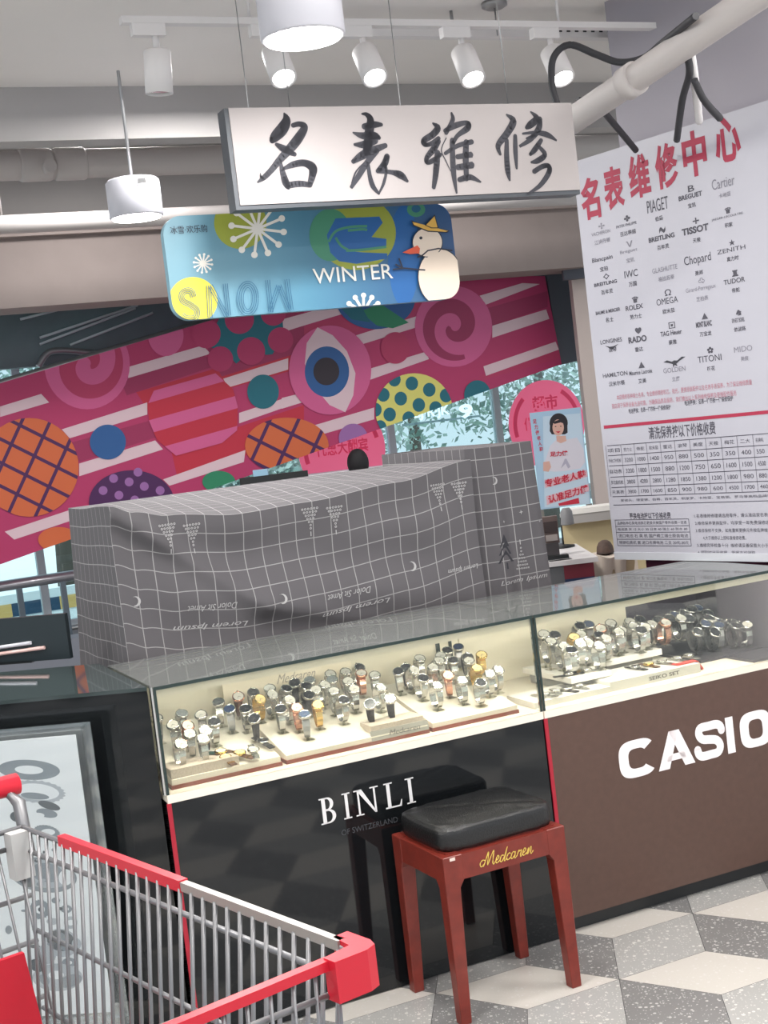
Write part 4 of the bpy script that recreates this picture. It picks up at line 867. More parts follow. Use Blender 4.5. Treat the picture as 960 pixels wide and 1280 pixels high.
MB().box((BU0+.03, BF+.06, 0), (BU1-.03, BB-.03, min(e_[1] for e_ in edge)-.05)).build('hidden_table', M_blackm, t)
m = MB(); ZB = .62
m.grid(lambda s, q: (lambda u, z: Vector((u, vf(u, z), z)))(BU0+(BU1-BU0)*s, zf(BU0+(BU1-BU0)*s)*(1-q)+ZB*q), 110, 60, 0, uv=lambda s, q: ((BU1-BU0)*s, (zf(BU0+(BU1-BU0)*s)-ZB)*q))
def topf(s, q):
    u = BU0+(BU1-BU0)*s; z1 = zf(u); v0 = vf(u, z1); k = q**.75
    return Vector((u+.015*q*(1-2*s)*0, v0*(1-q)+BB*q, z1+(TOPB-z1)*k+.004*math.sin(u*14+q*5)*math.sin(PI*q)))
m.grid(topf, 110, 20, 0, uv=lambda s, q: ((BU1-BU0)*s, -q*(BB-BF)))
def leftf(s, q):
    v = BB*(1-s)+vf(BU0, 1.2)*s; z1 = topf(0, 1-s).z; z = z1*(1-q)+ZB*q
    return Vector((BU0-.012*math.sin(s*9+z*4)*q*(1-s)-(.02+.03*(1-s))*q*(1-s), v if s < 1 else vf(BU0, z), z))
m.grid(leftf, 24, 40, 0, uv=lambda s, q: (s*(BB-BF), q*.8))
m.grid(lambda s, q: Vector((BU1+.004*math.sin(7*s), BF+.004+(BB-BF)*s if s > 0 else vf(BU1, topf(1, s).z*(1-q)+ZB*q), topf(1, s).z*(1-q)+ZB*q)), 12, 30, 0, uv=lambda s, q: (s*(BB-BF), q*.8))
m.grid(lambda s, q: Vector((BU0+(BU1-BU0)*s, BB, TOPB*(1-q)+ZB*q)), 12, 8, 0, uv=lambda s, q: (s, q*.8))
BPL = cplane(BF)
def dec(x, y): return Vector((x, vf(x, y)-.003, y))
def dflat(pts, mi): 
    vs = [m.bm.verts.new(dec(p[0], p[1])) for p in pts]; m.face(vs, mi)
def moon(px, py, r, fn=None):
    c = BPL.uv(px, py); o = circ(c.x, c.y, r, n=20, a0=-2.0, a1=2.0); i = circ(c.x-r*.35, c.y+r*.1, r*.85, n=20, a0=-1.75, a1=1.75)
    for k in range(20): dflat([o[k], o[k+1], i[k+1], i[k]], 1)
for px, py in ((170, 752), (350, 748), (517, 708)): moon(px, py, .016)
def lace(px, py, w, h, up=-1, mi=1):
    c = BPL.uv(px, py)
    for r_ in range(7):
        f = 1-r_/7; n = max(1, int(6*f))
        for k in range(n):
            x = c.x+(k-(n-1)/2)*w/6; y = c.y+up*r_*h/7; q = circ(x, y, w/15, n=8); o = circ(x, y, w/34, n=8)
            for j in range(8): dflat([q[j], q[(j+1) % 8], o[(j+1) % 8], o[j]], mi)
    dflat([(c.x-.0015, c.y+up*h), (c.x+.0015, c.y+up*h), (c.x+.0015, c.y+up*h*1.2), (c.x-.0015, c.y+up*h*1.2)], mi)
for px, py in ((208, 656), (240, 656), (388, 636), (418, 634), (548, 606), (575, 604)): lace(px, py, .06, .075)
def dtext(s, px0, py0, px1, py1, mi, flip=True, bold=.005, shear=.35):
    a = BPL.uv(px0, py0); b = BPL.uv(px1, py1); V, Fc, w, h = textmesh(s, bold, shear)
    def f(p):
        k = 1-p.x if flip else p.x; l = 1-p.y if flip else p.y
        return dec(a.x+(b.x-a.x)*k, a.y+(b.y-a.y)*k*0+(l*.021)+(b.y-a.y)*k)
    m.add(V, Fc, f, mi)
dtext('Lorem Ipsum', 218, 790, 312, 782, 1); dtext('Dolor Sit Amet', 234, 766, 296, 760, 1, bold=0); dtext('Lorem Ipsum', 402, 773, 486, 752, 1); dtext('Dolor Sit Amet', 408, 752, 462, 740, 1, bold=0); dtext('Lorem Ipsum', 560, 718, 598, 710, 1)
m.build('cloth', [M_cloth, M_prt, M_prd], t)
# taller covered cabinet
C0, C1, CF_, CB = cv(590, 650, .72)[0], cv(671, 620, .72)[0], .72, 1.42; CZ = cv(662, 551, .72)[1]
t = thing('draped_cabinet', 'tall narrow cabinet under a grey checked cloth right of the low covered display', 'covered cabinet', FR)
MB().box((C0+.03, CF_+.03, 0), (C1-.03, CB-.03, CZ-.03)).build('hidden_cabinet', M_blackm, t)
m = MB(); CH = CZ-.6
def cfv(u, z): return CF_+.005*math.sin(u*38)*min(1, (CZ-z)*5)+.004*math.sin(u*90+z*3)*min(1, (CZ-z)*3)
m.grid(lambda s, q: Vector((C0+(C1-C0)*s+.02*q*(s-.5)*2, cfv(C0+(C1-C0)*s, CZ-CH*q)-.02*q, CZ-CH*q-.004*math.sin(s*PI))), 50, 50, 0, uv=lambda s, q: ((C1-C0)*s+.02, CH*q+.02))
m.grid(lambda s, q: Vector((C0+(C1-C0)*s, cfv(C0+(C1-C0)*s, CZ)*(1-q)+CB*q, CZ-.004*math.sin(s*PI))), 50, 10, 0, uv=lambda s, q: ((C1-C0)*s+.02, -q*(CB-CF_)+.02))
m.grid(lambda s, q: Vector((C0-.02*q*(1 if True else 0)+.006*math.sin(s*15)*q, CB*(1-s)+(cfv(C0, CZ-CH*q)-.02*q)*s, CZ-CH*q)), 24, 30, 0, uv=lambda s, q: (s*.7, CH*q+.02))
m.grid(lambda s, q: Vector((C1+.02*q+.006*math.sin(s*15)*q, CB*s+(cfv(C1, CZ-CH*q)-.02*q)*(1-s), CZ-CH*q)), 24, 30, 0, uv=lambda s, q: (s*.7, CH*q+.02))
m.grid(lambda s, q: Vector((C0+(C1-C0)*s, CB, CZ-CH*q)), 4, 4, 0, uv=lambda s, q: (s, q))
def dec(x, y): return Vector((x, cfv(x, y)-.02*(CZ-y)/CH-.003, y))
BPL = cplane(CF_)
moon(616, 601, .014); lace(652, 710, .05, .085, 1)
c = BPL.uv(631, 703)
for k in range(3): dflat([(c.x-.034+.007*k, c.y+.028*k), (c.x+.034-.007*k, c.y+.028*k), (c.x, c.y+.028*k+.045)], 2)
dflat([(c.x-.003, c.y-.022), (c.x+.003, c.y-.022), (c.x+.003, c.y), (c.x-.003, c.y)], 2)
for px, py, r_ in ((650, 640, .009), (628, 652, .006), (672, 651, .006), (641, 655, .004)):
    c = BPL.uv(px, py); dflat([(c.x, c.y+r_), (c.x+r_*.25, c.y), (c.x, c.y-r_), (c.x-r_*.25, c.y)], 1); dflat([(c.x+r_, c.y), (c.x, c.y+r_*.25), (c.x-r_, c.y), (c.x, c.y-r_*.25)], 1)
dtext('Lorem Ipsum', 624, 734, 681, 722, 1, flip=False)
m.build('cloth', [M_cloth, M_prt, M_prd], t)

# ================================================================== back desks, boxes, woman poster
def WY(px, py, y): return CAM+ray(px, py)*(y/ray(px, py).y)
PP = Plane((0, 7.5, 0), R(0)); t = thing('woman_poster', 'light blue roll up poster of a short haired woman in white with red slogan text', 'poster', PP.M)
a = PP.uv(661, 517); b = PP.uv(737, 510); c = PP.uv(677, 637)
px0, px1, pz0, pz1 = (a.x+c.x)/2, 1.125, c.y, a.y+.002
MB().box((px0, pz0, -.02), (px1, pz1, 0)).build('sheet', mat('poster_blue', (176, 208, 234), .5), t)
MB().box((px0-.01, 0, -.06), (px0+.02, pz0, -.025)).build('stand_leg', M_steel, t); MB().box((px1-.02, 0, -.06), (px1+.01, pz0, -.025)).build('stand_leg', M_steel, t)
m = MB(); pm = [mat('skin_print', (224, 178, 164), .6), mat('hair_print', (44, 38, 46), .6), mat('shirt_print', (224, 220, 232), .6), mat('slogan_red', (208, 48, 72), .6), mat('slogan_band', (236, 196, 208), .6), mat('shade_print', (186, 182, 202), .6), mat('light_blue_print', (204, 224, 242), .6)]
lz = [0]
def pp(x, y): return PP.uv(640+x*160/788, 480+y*260/1280)
PC = [(px0, pz0), (px1, pz0), (px1, pz1), (px0, pz1)]
def pput(pts, mi): lz[0] += 1; q = [pp(*p) for p in pts]; q = q[::-1] if sum(q[i-1].x*q[i].y-q[i].x*q[i-1].y for i in range(len(q))) < 0 else q; m.flat(clip(q, PC), .001+lz[0]*.0001, mi)
pput([(190, 200), (420, 180), (480, 740), (200, 760)], 6)
pput([(195, 530), (205, 470), (235, 380), (270, 345), (345, 340), (400, 330), (440, 400), (450, 480), (420, 520), (330, 535), (260, 540)], 2)
pput([(272, 320), (330, 318), (335, 350), (300, 365), (275, 352)], 0); pput(circ(287, 240, 56, 60), 1); pput([(235, 230), (340, 225), (342, 300), (325, 310), (245, 310), (232, 290)], 1); pput(circ(284, 268, 35, 50), 0)
pput([(250, 235), (300, 215), (322, 245), (300, 236), (262, 246)], 1); pput([(268, 292), (300, 290), (285, 303)], 3)
pput(circ(268, 262, 5, 3, n=10), 1); pput(circ(300, 260, 5, 3, n=10), 1)
pput([(192, 480), (230, 475), (240, 510), (225, 540), (192, 535)], 0); pput([(300, 520), (325, 460), (335, 460), (360, 510), (345, 520), (330, 490)], 5)
pput([(200, 590), (460, 530), (465, 570), (205, 640)], 4); pput([(210, 690), (470, 615), (475, 655), (215, 745)], 4); pput([(285, 735), (410, 700), (415, 735), (290, 750)], 3)
def ptx(s, x0, y0, x1, y1, h): # slanted text on the poster
    A_ = pp(x0, y0); B_ = pp(x1, y1); V, Fc, w, hh = textmesh(s, .03); m.add(V, Fc, lambda p: Vector((A_.x+(B_.x-A_.x)*p.x, A_.y+(B_.y-A_.y)*p.x+h*p.y, .006)), 3)
ptx('专业老人鞋', 205, 640, 455, 575, .045); ptx('认准足力健', 225, 738, 470, 665, .045); ptx('足力健', 235, 448, 345, 440, .028)
for k, ch in enumerate('足力健老人鞋'): q = pp(128+k*8, 232+k*34); txt(m, ch, q.x, q.y-.012, q.x+.02, q.y+.012, .006, 3, bold=.02)
m.build('picture', pm, t, fix=False)
# desk group at about 5.5 m, in world x/z at constant depth
def wbox(name, label, cat, px0, py0, px1, py1, y, depth, m_, zb_=None, bev=.003, group=None):
    a = WY(px0, py1, y); b = WY(px1, py0, y); z0 = a.z if zb_ is None else zb_
    o = MB().box((min(a.x, b.x), y, z0), (max(a.x, b.x), y+depth, b.z)).bevel(bev, 1).build(name, m_); return tagk(o, label, cat, group)
yD = 5.6
a = WY(684, 703, yD); b = WY(741, 698, yD)
zdt = a.z
t = thing('reception_desk', 'grey desk with red and blue side panels behind the glass counters', 'desk', Matrix.Translation((a.x, yD, 0)))
w = b.x-a.x; l0 = WY(705, 715, yD).x-a.x
MB().box((0, 0, 0), (w, .6, zdt-.02)).build('desk_body', mat('desk_grey', (104, 106, 110), .5), t)
MB().box((-.01, -.01, zdt-.02), (w+.02, .6, zdt)).build('desk_top', mat('desk_top', (232, 228, 228), .4), t)
zr_ = WY(725, 722, yD).z; MB().box((l0, -.004, zr_), (w, 0, zdt-.02)).build('red_panel', mat('desk_red', (122, 40, 56), .5), t); MB().box((l0, -.004, zr_-.035), (w, 0, zr_)).build('blue_panel', mat('desk_blue', (34, 56, 94), .5), t)
# beige cubicle back with white cap
yB = 6.45
zc_ = WY(735, 636, yB).z; xl = WY(702, 650, yB).x; xr2 = 1.9
t = thing('beige_partition', 'beige partition with a white ledge on top, left of the price board', 'partition', Matrix.Translation((xl, yB, 0)))
MB().box((0, 0, 0), (xr2-xl, .04, zc_-.06)).build('panel', mat('partition_beige', (224, 206, 162), .6), t); MB().box((-.0, -.08, zc_-.055), (xr2-xl, .05, zc_-.012)).bevel(.006).build('ledge', mat('ledge_grey', (176, 172, 168), .5), t); MB().box((.03, -.085, zc_-.012), (xr2-xl, .05, zc_+.012)).build('ledge_cap', mat('cap_white', (250, 247, 240), .4), t)
a = WY(709, 646, 6.1); t = thing('desk_lamp', 'small grey headed desk lamp on a thin black stalk beside the beige partition', 'desk lamp', Matrix.Translation((a.x-.03, 6.1, zdt)))
b = WY(703, 690, 6.3)
MB().tube([(0, 0, 0), (0.0, 0, a.z-zdt)], .004, 6).build('stalk', M_blackm, t); MB().lathe([(.028, -.035), (.03, -.03), (.026, .025), (.015, .04)], M=Matrix.Translation((.028, 0, a.z-zdt))).build('lamp_head', mat('head_grey', (128, 128, 130), .5), t); MB().lathe([(.05, 0), (.05, .008), (.01, .014)]).build('base', M_blackm, t)
m_ = mat('terminal_brown', (104, 88, 84), .5)
a = WY(678, 692, 5.75); b = WY(697, 645, 5.75)
t = thing('card_terminal', 'brown and grey payment terminal on the grey desk beside the draped cabinet', 'terminal', Matrix.Translation((a.x, 5.75, zdt)))
hh = b.z-zdt; ww = b.x-a.x
MB().box((0, 0, 0), (ww*.9, .08, hh*.35)).bevel(.005).build('base', mat('terminal_dark', (66, 62, 64), .5), t); MB().box((.0, .02, hh*.33), (ww, .06, hh)).bevel(.006).build('body', m_, t)
MB().box((ww*.25, .015, hh*.62), (ww*.95, .021, hh*.88)).build('screen', mat('terminal_screen', (58, 44, 42), .3), t); MB().box((ww*.3, .015, hh*.4), (ww*.9, .021, hh*.55)).build('keypad', mat('keypad', (170, 160, 156), .5), t)
wbox('keyboard', 'black keyboard lying on the grey desk before the terminal', 'keyboard', 682, 693, 711, 687, 5.66, .05, M_blackm, zb_=zdt)
wbox('paper_stack', 'thin stack of white paper on the desk edge beside the black keyboard', 'paper', 686, 701, 716, 694, 5.61, .04, mat('paper', (226, 222, 224), .6), zb_=zdt)
# crumpled white cloth and brown dome in front of partition
a = WY(741, 722, 5.9); b = WY(797, 692, 5.9); t = thing('white_cloth', 'crumpled cream cloth hung over a box right of the red desk panel', 'cloth', Matrix.Translation((a.x, 5.9, 0)))
w = b.x-a.x; MB().box((.01, .03, 0), (w-.01, .22, b.z-.015)).build('box_under_cloth', mat('carton', (180, 160, 130), .7), t)
m = MB(); m.grid(lambda s, q: Vector((w*s, .02-.03*q*0+.010*math.sin(s*16+q*5)*(1-.3*q)-.01*math.sin(q*9+s*5), b.z*(1-q)+.35*q+.008*math.sin(s*11))), 30, 20, 0); m.grid(lambda s, q: Vector((w*s, .02+.22*q, b.z+.008*math.sin(s*11)*(1-q))), 30, 6, 0); m.build('fabric', mat('cream_fabric', (218, 204, 190), .85), t, sm=True)
c = WY(756, 692, 6.05); t = thing('brown_dome', 'small brown rounded dome resting behind the crumpled cream cloth', 'dome', Matrix.Translation((c.x, 6.03, b.z+.004)))
m = MB(); m.lathe([(.036, 0), (.038, .01), (.035, .03), (.026, .048), (.012, .057), (.002, .059)], 24); m.build('shell', mat('dome_brown', (96, 78, 70), .7, noise=.3, nscale=60), t); MB().lathe([(.039, 0), (.0395, .004), (.037, .008)], 24).build('rim', mat('rim_brown', (70, 56, 52), .6), t)
# dark cabinet strip seen under the mural, blue bag
o = wbox('black_partition', 'black partition top showing below the mural behind the low covered display', 'partition', 300, 588, 384, 604, 7.6, .06, M_blackm, zb_=0)
o = wbox('blue_carton', 'small pale blue carton on top of the black partition under the mural', 'carton', 318, 586, 334, 606, 7.602, .05, mat('pale_blue_box', (150, 190, 214), .5), zb_=WY(384, 588, 7.6).z)
# white car-like sill behind person: low white ledge
wbox('white_counter', 'white counter surface glowing behind the dark haired person', 'counter', 382, 577, 530, 600, 9.45, .3, mat('sill_white', (240, 240, 244), .4, emit=.0), zb_=0)

# ================================================================== person behind (head above the cloth)
def person():
    hd = WY(447, 574, 9.0); t = thing('person', 'person with short black hair standing behind the low covered display', 'person', Matrix.Translation((hd.x, 9.0, 0)) @ Matrix.Rotation(R(160), 4, 'Z'))
    top = WY(447, 560, 9.0).z; s = top/1.715
    me = bpy.data.meshes.new('body'); V = [(0, 0, .93, .15), (0, 0, 1.1, .135), (0, 0, 1.28, .15), (0, -.0, 1.4, .12), (0, .0, 1.46, .055), (0, -.01, 1.52, .055), (0, -.01, 1.58, .085), (0, -.01, 1.64, .07),
       (.17, 0, 1.38, .06), (.24, 0, 1.12, .045), (.25, -.06, .88, .033), (.25, -.09, .8, .03), (-.17, 0, 1.38, .06), (-.24, 0, 1.12, .045), (-.25, -.06, .88, .033), (-.25, -.09, .8, .03),
       (.09, 0, .85, .09), (.1, -.01, .48, .06), (.1, .01, .1, .04), (.1, -.1, .04, .035), (-.09, 0, .85, .09), (-.1, -.01, .48, .06), (-.1, .01, .1, .04), (-.1, -.1, .04, .035)]
    E_ = [(0, 1), (1, 2), (2, 3), (3, 4), (4, 5), (5, 6), (6, 7), (3, 8), (8, 9), (9, 10), (10, 11), (3, 12), (12, 13), (13, 14), (14, 15), (0, 16), (16, 17), (17, 18), (18, 19), (0, 20), (20, 21), (21, 22), (22, 23)]
    me.from_pydata([(v[0]*s, v[1]*s, v[2]*s) for v in V], E_, []); o = bpy.data.objects.new('body', me); COL.objects.link(o)
    sk = o.modifiers.new('s', 'SKIN'); 
    for i, v in enumerate(V): me.skin_vertices[0].data[i].radius = (v[3]*s, v[3]*s*.8); me.skin_vertices[0].data[i].use_root = (i == 0)
    o.modifiers.new('u', 'SUBSURF').levels = 2
    dg = bpy.context.evaluated_depsgraph_get(); nm = bpy.data.meshes.new_from_object(o.evaluated_get(dg)); o.modifiers.clear(); o.data = nm; nm.name = 'body'
    sk_ = mat('skin', (206, 164, 146), .6); cl = mat('dark_jacket', (44, 46, 54), .8); tr = mat('trousers', (36, 38, 46), .8); nm.materials.clear()
    for q in (sk_, cl, tr): nm.materials.append(q)
    for p in nm.polygons: z = p.center.z/s; x = abs(p.center.x); p.material_index = 0 if (z > 1.45 or (x > .2*s and z < .9)) else (1 if z > .9 else 2); p.use_smooth = True
    o.parent = t
    m = MB(); Mx = Matrix.Translation((0, -.0, 1.60*s)) @ Matrix.Diagonal((.083*s, .098*s, .112*s, 1)); m.lathe([(math.sin(a), -math.cos(a)) for a in [(.9+(PI-.9)*k/12) for k in range(13)]], 24, M=Mx); 
    for v in m.bm.verts:
        if v.co.y < -.04*s and v.co.z < 1.62*s: v.co.y *= .55
    m.build('hair', mat('black_hair', (22, 20, 24), .7), t, sm=True)
    m = MB()
    for sx in (-1, 1): m.lathe([(.003, -.004), (.009, 0), (.003, .004)], 8, M=Matrix.Translation((sx*.03*s, -.083*s, 1.585*s)) @ Matrix.Rotation(PI/2, 4, 'X'))
    m.build('eyes', mat('eye_dark', (30, 26, 26), .4), t)
    m = MB(); m.prism([(-.01*s, 0), (.01*s, 0), (0, .04*s)], -.1*s, -.075*s, axis='y', M=Matrix.Translation((0, 0, 1.545*s))); m.build('nose', sk_, t)
person()

# ================================================================== trays and watches
M_gold = mat('gold', (226, 190, 120), .25, 1); M_rose = mat('rose_gold', (222, 168, 144), .25, 1); M_lea = mat('strap_black', (40, 38, 40), .5); M_leb = mat('strap_brown', (88, 58, 44), .5)
D_w = mat('dial_white', (196, 192, 184), .35); D_b = mat('dial_black', (40, 42, 48), .25); D_g = mat('dial_gold', (232, 206, 150), .3); D_bl = mat('dial_blue', (44, 62, 96), .25); M_hand = mat('hand_dark', (60, 60, 64), .4)
M_stand = glass('stand_clear', (240, 240, 234), .7, .06)
def watch_proto(band_m, case_m, dial_m, strap=False):
    """band is a loop about the local x axis, centre at origin; face looks to -y and up"""
    t = thing('wristwatch', 'w', 'watch'); rx, rz = .024, .033
    m = MB(); N = 30; rings = []
    for k in range(N):
        a = 2*PI*k/N; c, s_ = math.cos(a), math.sin(a); w = .0095 - .002*math.cos(a-R(240)) if strap else .0092-.0015*math.cos(a-R(240))
        g = 1 if strap or k % 2 else .965
        P_ = Vector((0, c*rx*g, s_*rz*g)); Q_ = Vector((0, c*(rx-.0032), s_*(rz-.0032))); rings.append([m.bm.verts.new(P_+Vector((-w, 0, 0))), m.bm.verts.new(P_+Vector((w, 0, 0))), m.bm.verts.new(Q_+Vector((w, 0, 0))), m.bm.verts.new(Q_+Vector((-w, 0, 0)))])
    for k in range(N):
        p, q = rings[k], rings[(k+1) % N]
        for j in range(4): m.face([p[j], p[(j+1) % 4], q[(j+1) % 4], q[j]], 0, strap)
    m.build('bracelet' if not strap else 'strap', band_m, t)
    an = R(180-(44 if strap else 58)); d = Vector((0, math.cos(an), math.sin(an))); C_ = Vector((0, math.cos(an)*rx, math.sin(an)*rz)); Mx = Matrix.Translation(C_) @ d.to_track_quat('Z', 'X').to_matrix().to_4x4()
    MB().lathe([(.014, -.003), (.0175, -.001), (.018, .004), (.0165, .0065), (.0148, .007), (.0145, .0055)], 22, M=Mx).build('case', case_m, t)
    m = MB(); m.lathe([(.0143, .0050), (.0143, .0058)], 22, M=Mx)
    for L_, an_ in ((.010, 1.1), (.007, 2.6)): q = [Vector((-.0006, 0, .0061)), Vector((.0006, 0, .0061)), Vector((.0004, L_, .0061)), Vector((-.0004, L_, .0061))]; m.poly3([Mx @ (Matrix.Rotation(an_, 3, 'Z') @ p) for p in q], 1)
    m.build('dial', [dial_m, M_hand], t)
    MB().lathe([(.002, 0), (.0022, .004)], 10, M=Mx @ Matrix.Translation((.0175, 0, .002)) @ Matrix.Rotation(PI/2, 4, 'Y')).build('crown', case_m, t)
    return t
def flat_proto(band_m, case_m, dial_m):
    """laid on a pad, strap running away from the viewer, tilted pad"""
    t = thing('wristwatch', 'w', 'watch')
    m = MB(); m.box((-.009, -.05, 0), (.009, .05, .0025)); m.bevel(.001, 1); m.build('strap', band_m, t)
    MB().lathe([(.015, .002), (.0175, .004), (.018, .008), (.0165, .010), (.0145, .0105), (.0143, .009)], 22).build('case', case_m, t)
    m = MB(); m.lathe([(.0142, .0085), (.0142, .0094)], 22)
    for L_, an_ in ((.010, 1.1), (.007, 2.6)): m.poly3([(Matrix.Rotation(an_, 3, 'Z') @ Vector(p)) for p in ((-.0006, 0, .0097), (.0006, 0, .0097), (.0004, L_, .0097), (-.0004, L_, .0097))], 1)
    m.build('dial', [dial_m, M_hand], t)
    m = MB(); m.box((-.0105, -.034, .0), (.0105, -.030, .0035)); m.build('keeper', case_m, t)
    return t
PR = {'sw': watch_proto(M_chrome, M_chrome, D_w), 'sb': watch_proto(M_chrome, M_chrome, D_b), 'sl': watch_proto(M_steel, M_chrome, D_bl), 'rw': watch_proto(M_rose, M_rose, D_w), 'gw': watch_proto(M_gold, M_gold, D_g),
      'kb': watch_proto(M_lea, M_chrome, D_b, True), 'kw': watch_proto(M_lea, M_chrome, D_w, True), 'bw': watch_proto(M_leb, M_rose, D_w, True),
      'Fg': flat_proto(M_leb, M_gold, D_g), 'Fw': flat_proto(M_chrome, M_chrome, D_w), 'Fk': flat_proto(M_lea, M_chrome, D_b), 'Fn': flat_proto(mat('strap_green', (34, 70, 60), .5), M_gold, D_w)}
NM = {'sw': 'silver bracelet watch with white dial', 'sb': 'silver bracelet watch with black dial', 'sl': 'steel bracelet watch with dark blue dial', 'rw': 'rose gold bracelet watch', 'gw': 'gold bracelet watch', 'kb': 'black strapped watch with black dial', 'kw': 'black strapped watch with white dial', 'bw': 'brown strapped rose gold watch',
      'Fg': 'gold dial watch lying flat', 'Fw': 'silver watch lying flat', 'Fk': 'black strap watch lying flat', 'Fn': 'green strap gold watch lying flat'}
used = set()
def place_watch(kind, M, label, group):
    src = PR[kind]
    if kind not in used: r = src; used.add(kind)
    else:
        r = src.copy(); COL.objects.link(r)
        for ch in src.children:
            c = ch.copy(); COL.objects.link(c); c.parent = r
    r.matrix_world = M; r['label'] = label; r['category'] = 'watch'; r['group'] = group; return r
# trays -------------------------------------------------
def tray(name, label, u0, u1, v0, v1, h0, h1, base=True, z=ZG, skew=.0, mt_=None):
    t = thing(name, label, 'tray', FR @ Matrix.Translation((u0, v0, z))); L = u1-u0; D = v1-v0
    b0 = 0
    if base:
        MB().box((0, 0, 0), (L, D, .011)).build('base', mat('tray_brown', (128, 62, 48), .45), t); b0 = .011
    m = MB(); m.prism([(0.003, b0), (D, b0), (D, h1), (0.003, h0)], .003, L-.003, axis='x'); m.bevel(.002, 1); m.build('pad', mt_ or mat('tray_pad', (236, 228, 214), .6), t); return t
def trz(v, v0, v1, h0, h1): k = (v-v0)/(v1-v0); return ZG+h0+(h1-h0)*min(1, max(0, k))
TR = {}
def ucf(px, v, z): # u where pixel column crosses height z on depth v
    for py in range(700, 1010, 2):
        q = cv(px, py, v)
        if q[1] < z: return q[0]
    return 0
e0 = cf(207, 978, ZG+.01)[0]; e1x = cf(344, 948, ZG+.01)[0]; e2x = cf(452, 922, ZG+.01)[0]; e3x = cf(532, 908, ZG+.01)[0]; e4x = cf(645, 886, ZG+.01)[0]
TR['A'] = (e0, e1x, .045, .43, .026, .10); TR['B'] = (e1x+.012, e3x-.01, .045, .43, .024, .10); TR['C'] = (e3x, e4x, .045, .40, .024, .09)
tA = tray('watch_tray', 'cream watch tray at the left end of the black counter', *TR['A']); tB = tray('watch_tray', 'cream watch tray in the middle of the black counter with a name plate', *TR['B']); tC = tray('watch_tray', 'cream watch tray at the right end of the black counter, nearest the corner joint', *TR['C'])
# blocks with textured side on A and B
lin_ = mat('linen', (206, 192, 178), .8, noise=.15, nscale=180)
MB().box((.004, .006, .022), ((e1x-e0)*.62, .10, .052)).bevel(.003).build('riser', lin_, tA)
ub = cf(442, 905, ZG+.04)[0]-TR['B'][0]; MB().box((ub, .012, .02), (TR['B'][1]-TR['B'][0]-.01, .09, .052)).bevel(.003).build('riser', lin_, tB)
m = MB(); m.prism([(0, .010), (.004, .010), (.012, .038), (.008, .038)], ub-.005, TR['B'][1]-TR['B'][0], axis='x'); 
npl = m.build('name_plate', mat('plate_grey', (168, 164, 156), .35, .4), tB)
m = MB(); V, Fc, w, h = textmesh('Medcaren', 0, .4); m.add(V, Fc, lambda p: Vector((ub+.05+.10*p.x, -.001+.008*(p.y*.5+.25)-.0008, .018+.014*p.y)), 0); m.build('plate_lettering', mat('plate_ink', (96, 92, 90), .5), npl)
# right counter slabs
def slab(label, pxs, v0, v1, zz_, th=.018, nm='watch_tray'):
    a = cf(pxs[0][0], pxs[0][1], zz_)[0]; b = cf(pxs[1][0], pxs[1][1], zz_)[0]; t = thing(nm, label, 'tray', FR @ Matrix.Translation((a, v0, zz_-th))); 
    MB().box((0, 0, 0), (b-a, v1-v0, th)).bevel(.003).build('slab', mat('slab_white', (236, 232, 226), .45), t)
    if zz_-th-ZG > .004: MB().box((.02, .03, ZG-(zz_-th)), (b-a-.02, v1-v0-.01, 0)).build('support', mat('support_grey', (150, 150, 150), .5), t)
    return t, a, b
sD, dA, dB = slab('low white slab at the left end of the brown counter display', ((672, 880), (754, 855)), .05, .22, ZG+.018)
sE, eA, eB = slab('raised white slab above the low slab in the brown counter', ((700, 845), (768, 838)), .12, .42, ZG+.052, .018)
sF, fA, fB = slab('white slanted display slab with small grey lettering in the brown counter', ((784, 858), (894, 832)), .05, .22, ZG+.030, .03)
m = MB(); V, Fc, w, h = textmesh('SEIKO SET', .02); m.add(V, Fc, lambda p: Vector(((fB-fA)*(.42+.34*p.x), -.0012, .009+.012*p.y)), 0); m.build('lettering', mat('plate_ink', (96, 92, 90), .5), sF)
sG, gA, gB = slab('long raised white slab behind the lettered slab in the brown counter', ((806, 835), (852, 815)), .24, .44, ZG+.058, .02)
pA = cf(868, 826, ZG+.03); 
t = thing('red_strap_band', 'red band bent over the right end of the lettered white slab', 'band', FR @ Matrix.Translation((fB+.002, .05, ZG)))
m = MB(); m.prism([(-.075, .0315), (-.075, .0335), (.006, .0335), (.026, .004), (.020, .001), (.003, .0315)], .02, .05, axis='y'); m.build('band', mat('band_red', (206, 70, 62), .5), t)
# rear white card in the left counter
a0_ = cv(282, 880, .46)[0]; a1_ = cv(405, 850, .46)[0]
t = thing('white_card', 'plain cream card leaning at the back of the black counter case', 'card', FR @ Matrix.Translation((a0_, .47, ZG)))
zc2 = cv(340, 838, .46)[1]-ZG; MB().box((0, 0, 0), (a1_-a0_+.1, .004, max(.1, min(zc2, .24)))).build('sheet', mat('card_cream', (244, 232, 210), .6), t)
m = MB(); V, Fc, w, h = textmesh('Medcaren', 0, .5); q = cv(347, 851, .46)
m.add(V, Fc, lambda p: Vector((q[0]-a0_+.13*p.x, -.0012, q[1]-ZG-.012+.028*p.y)), 0); m.build('lettering', mat('card_ink', (170, 162, 150), .5), t)
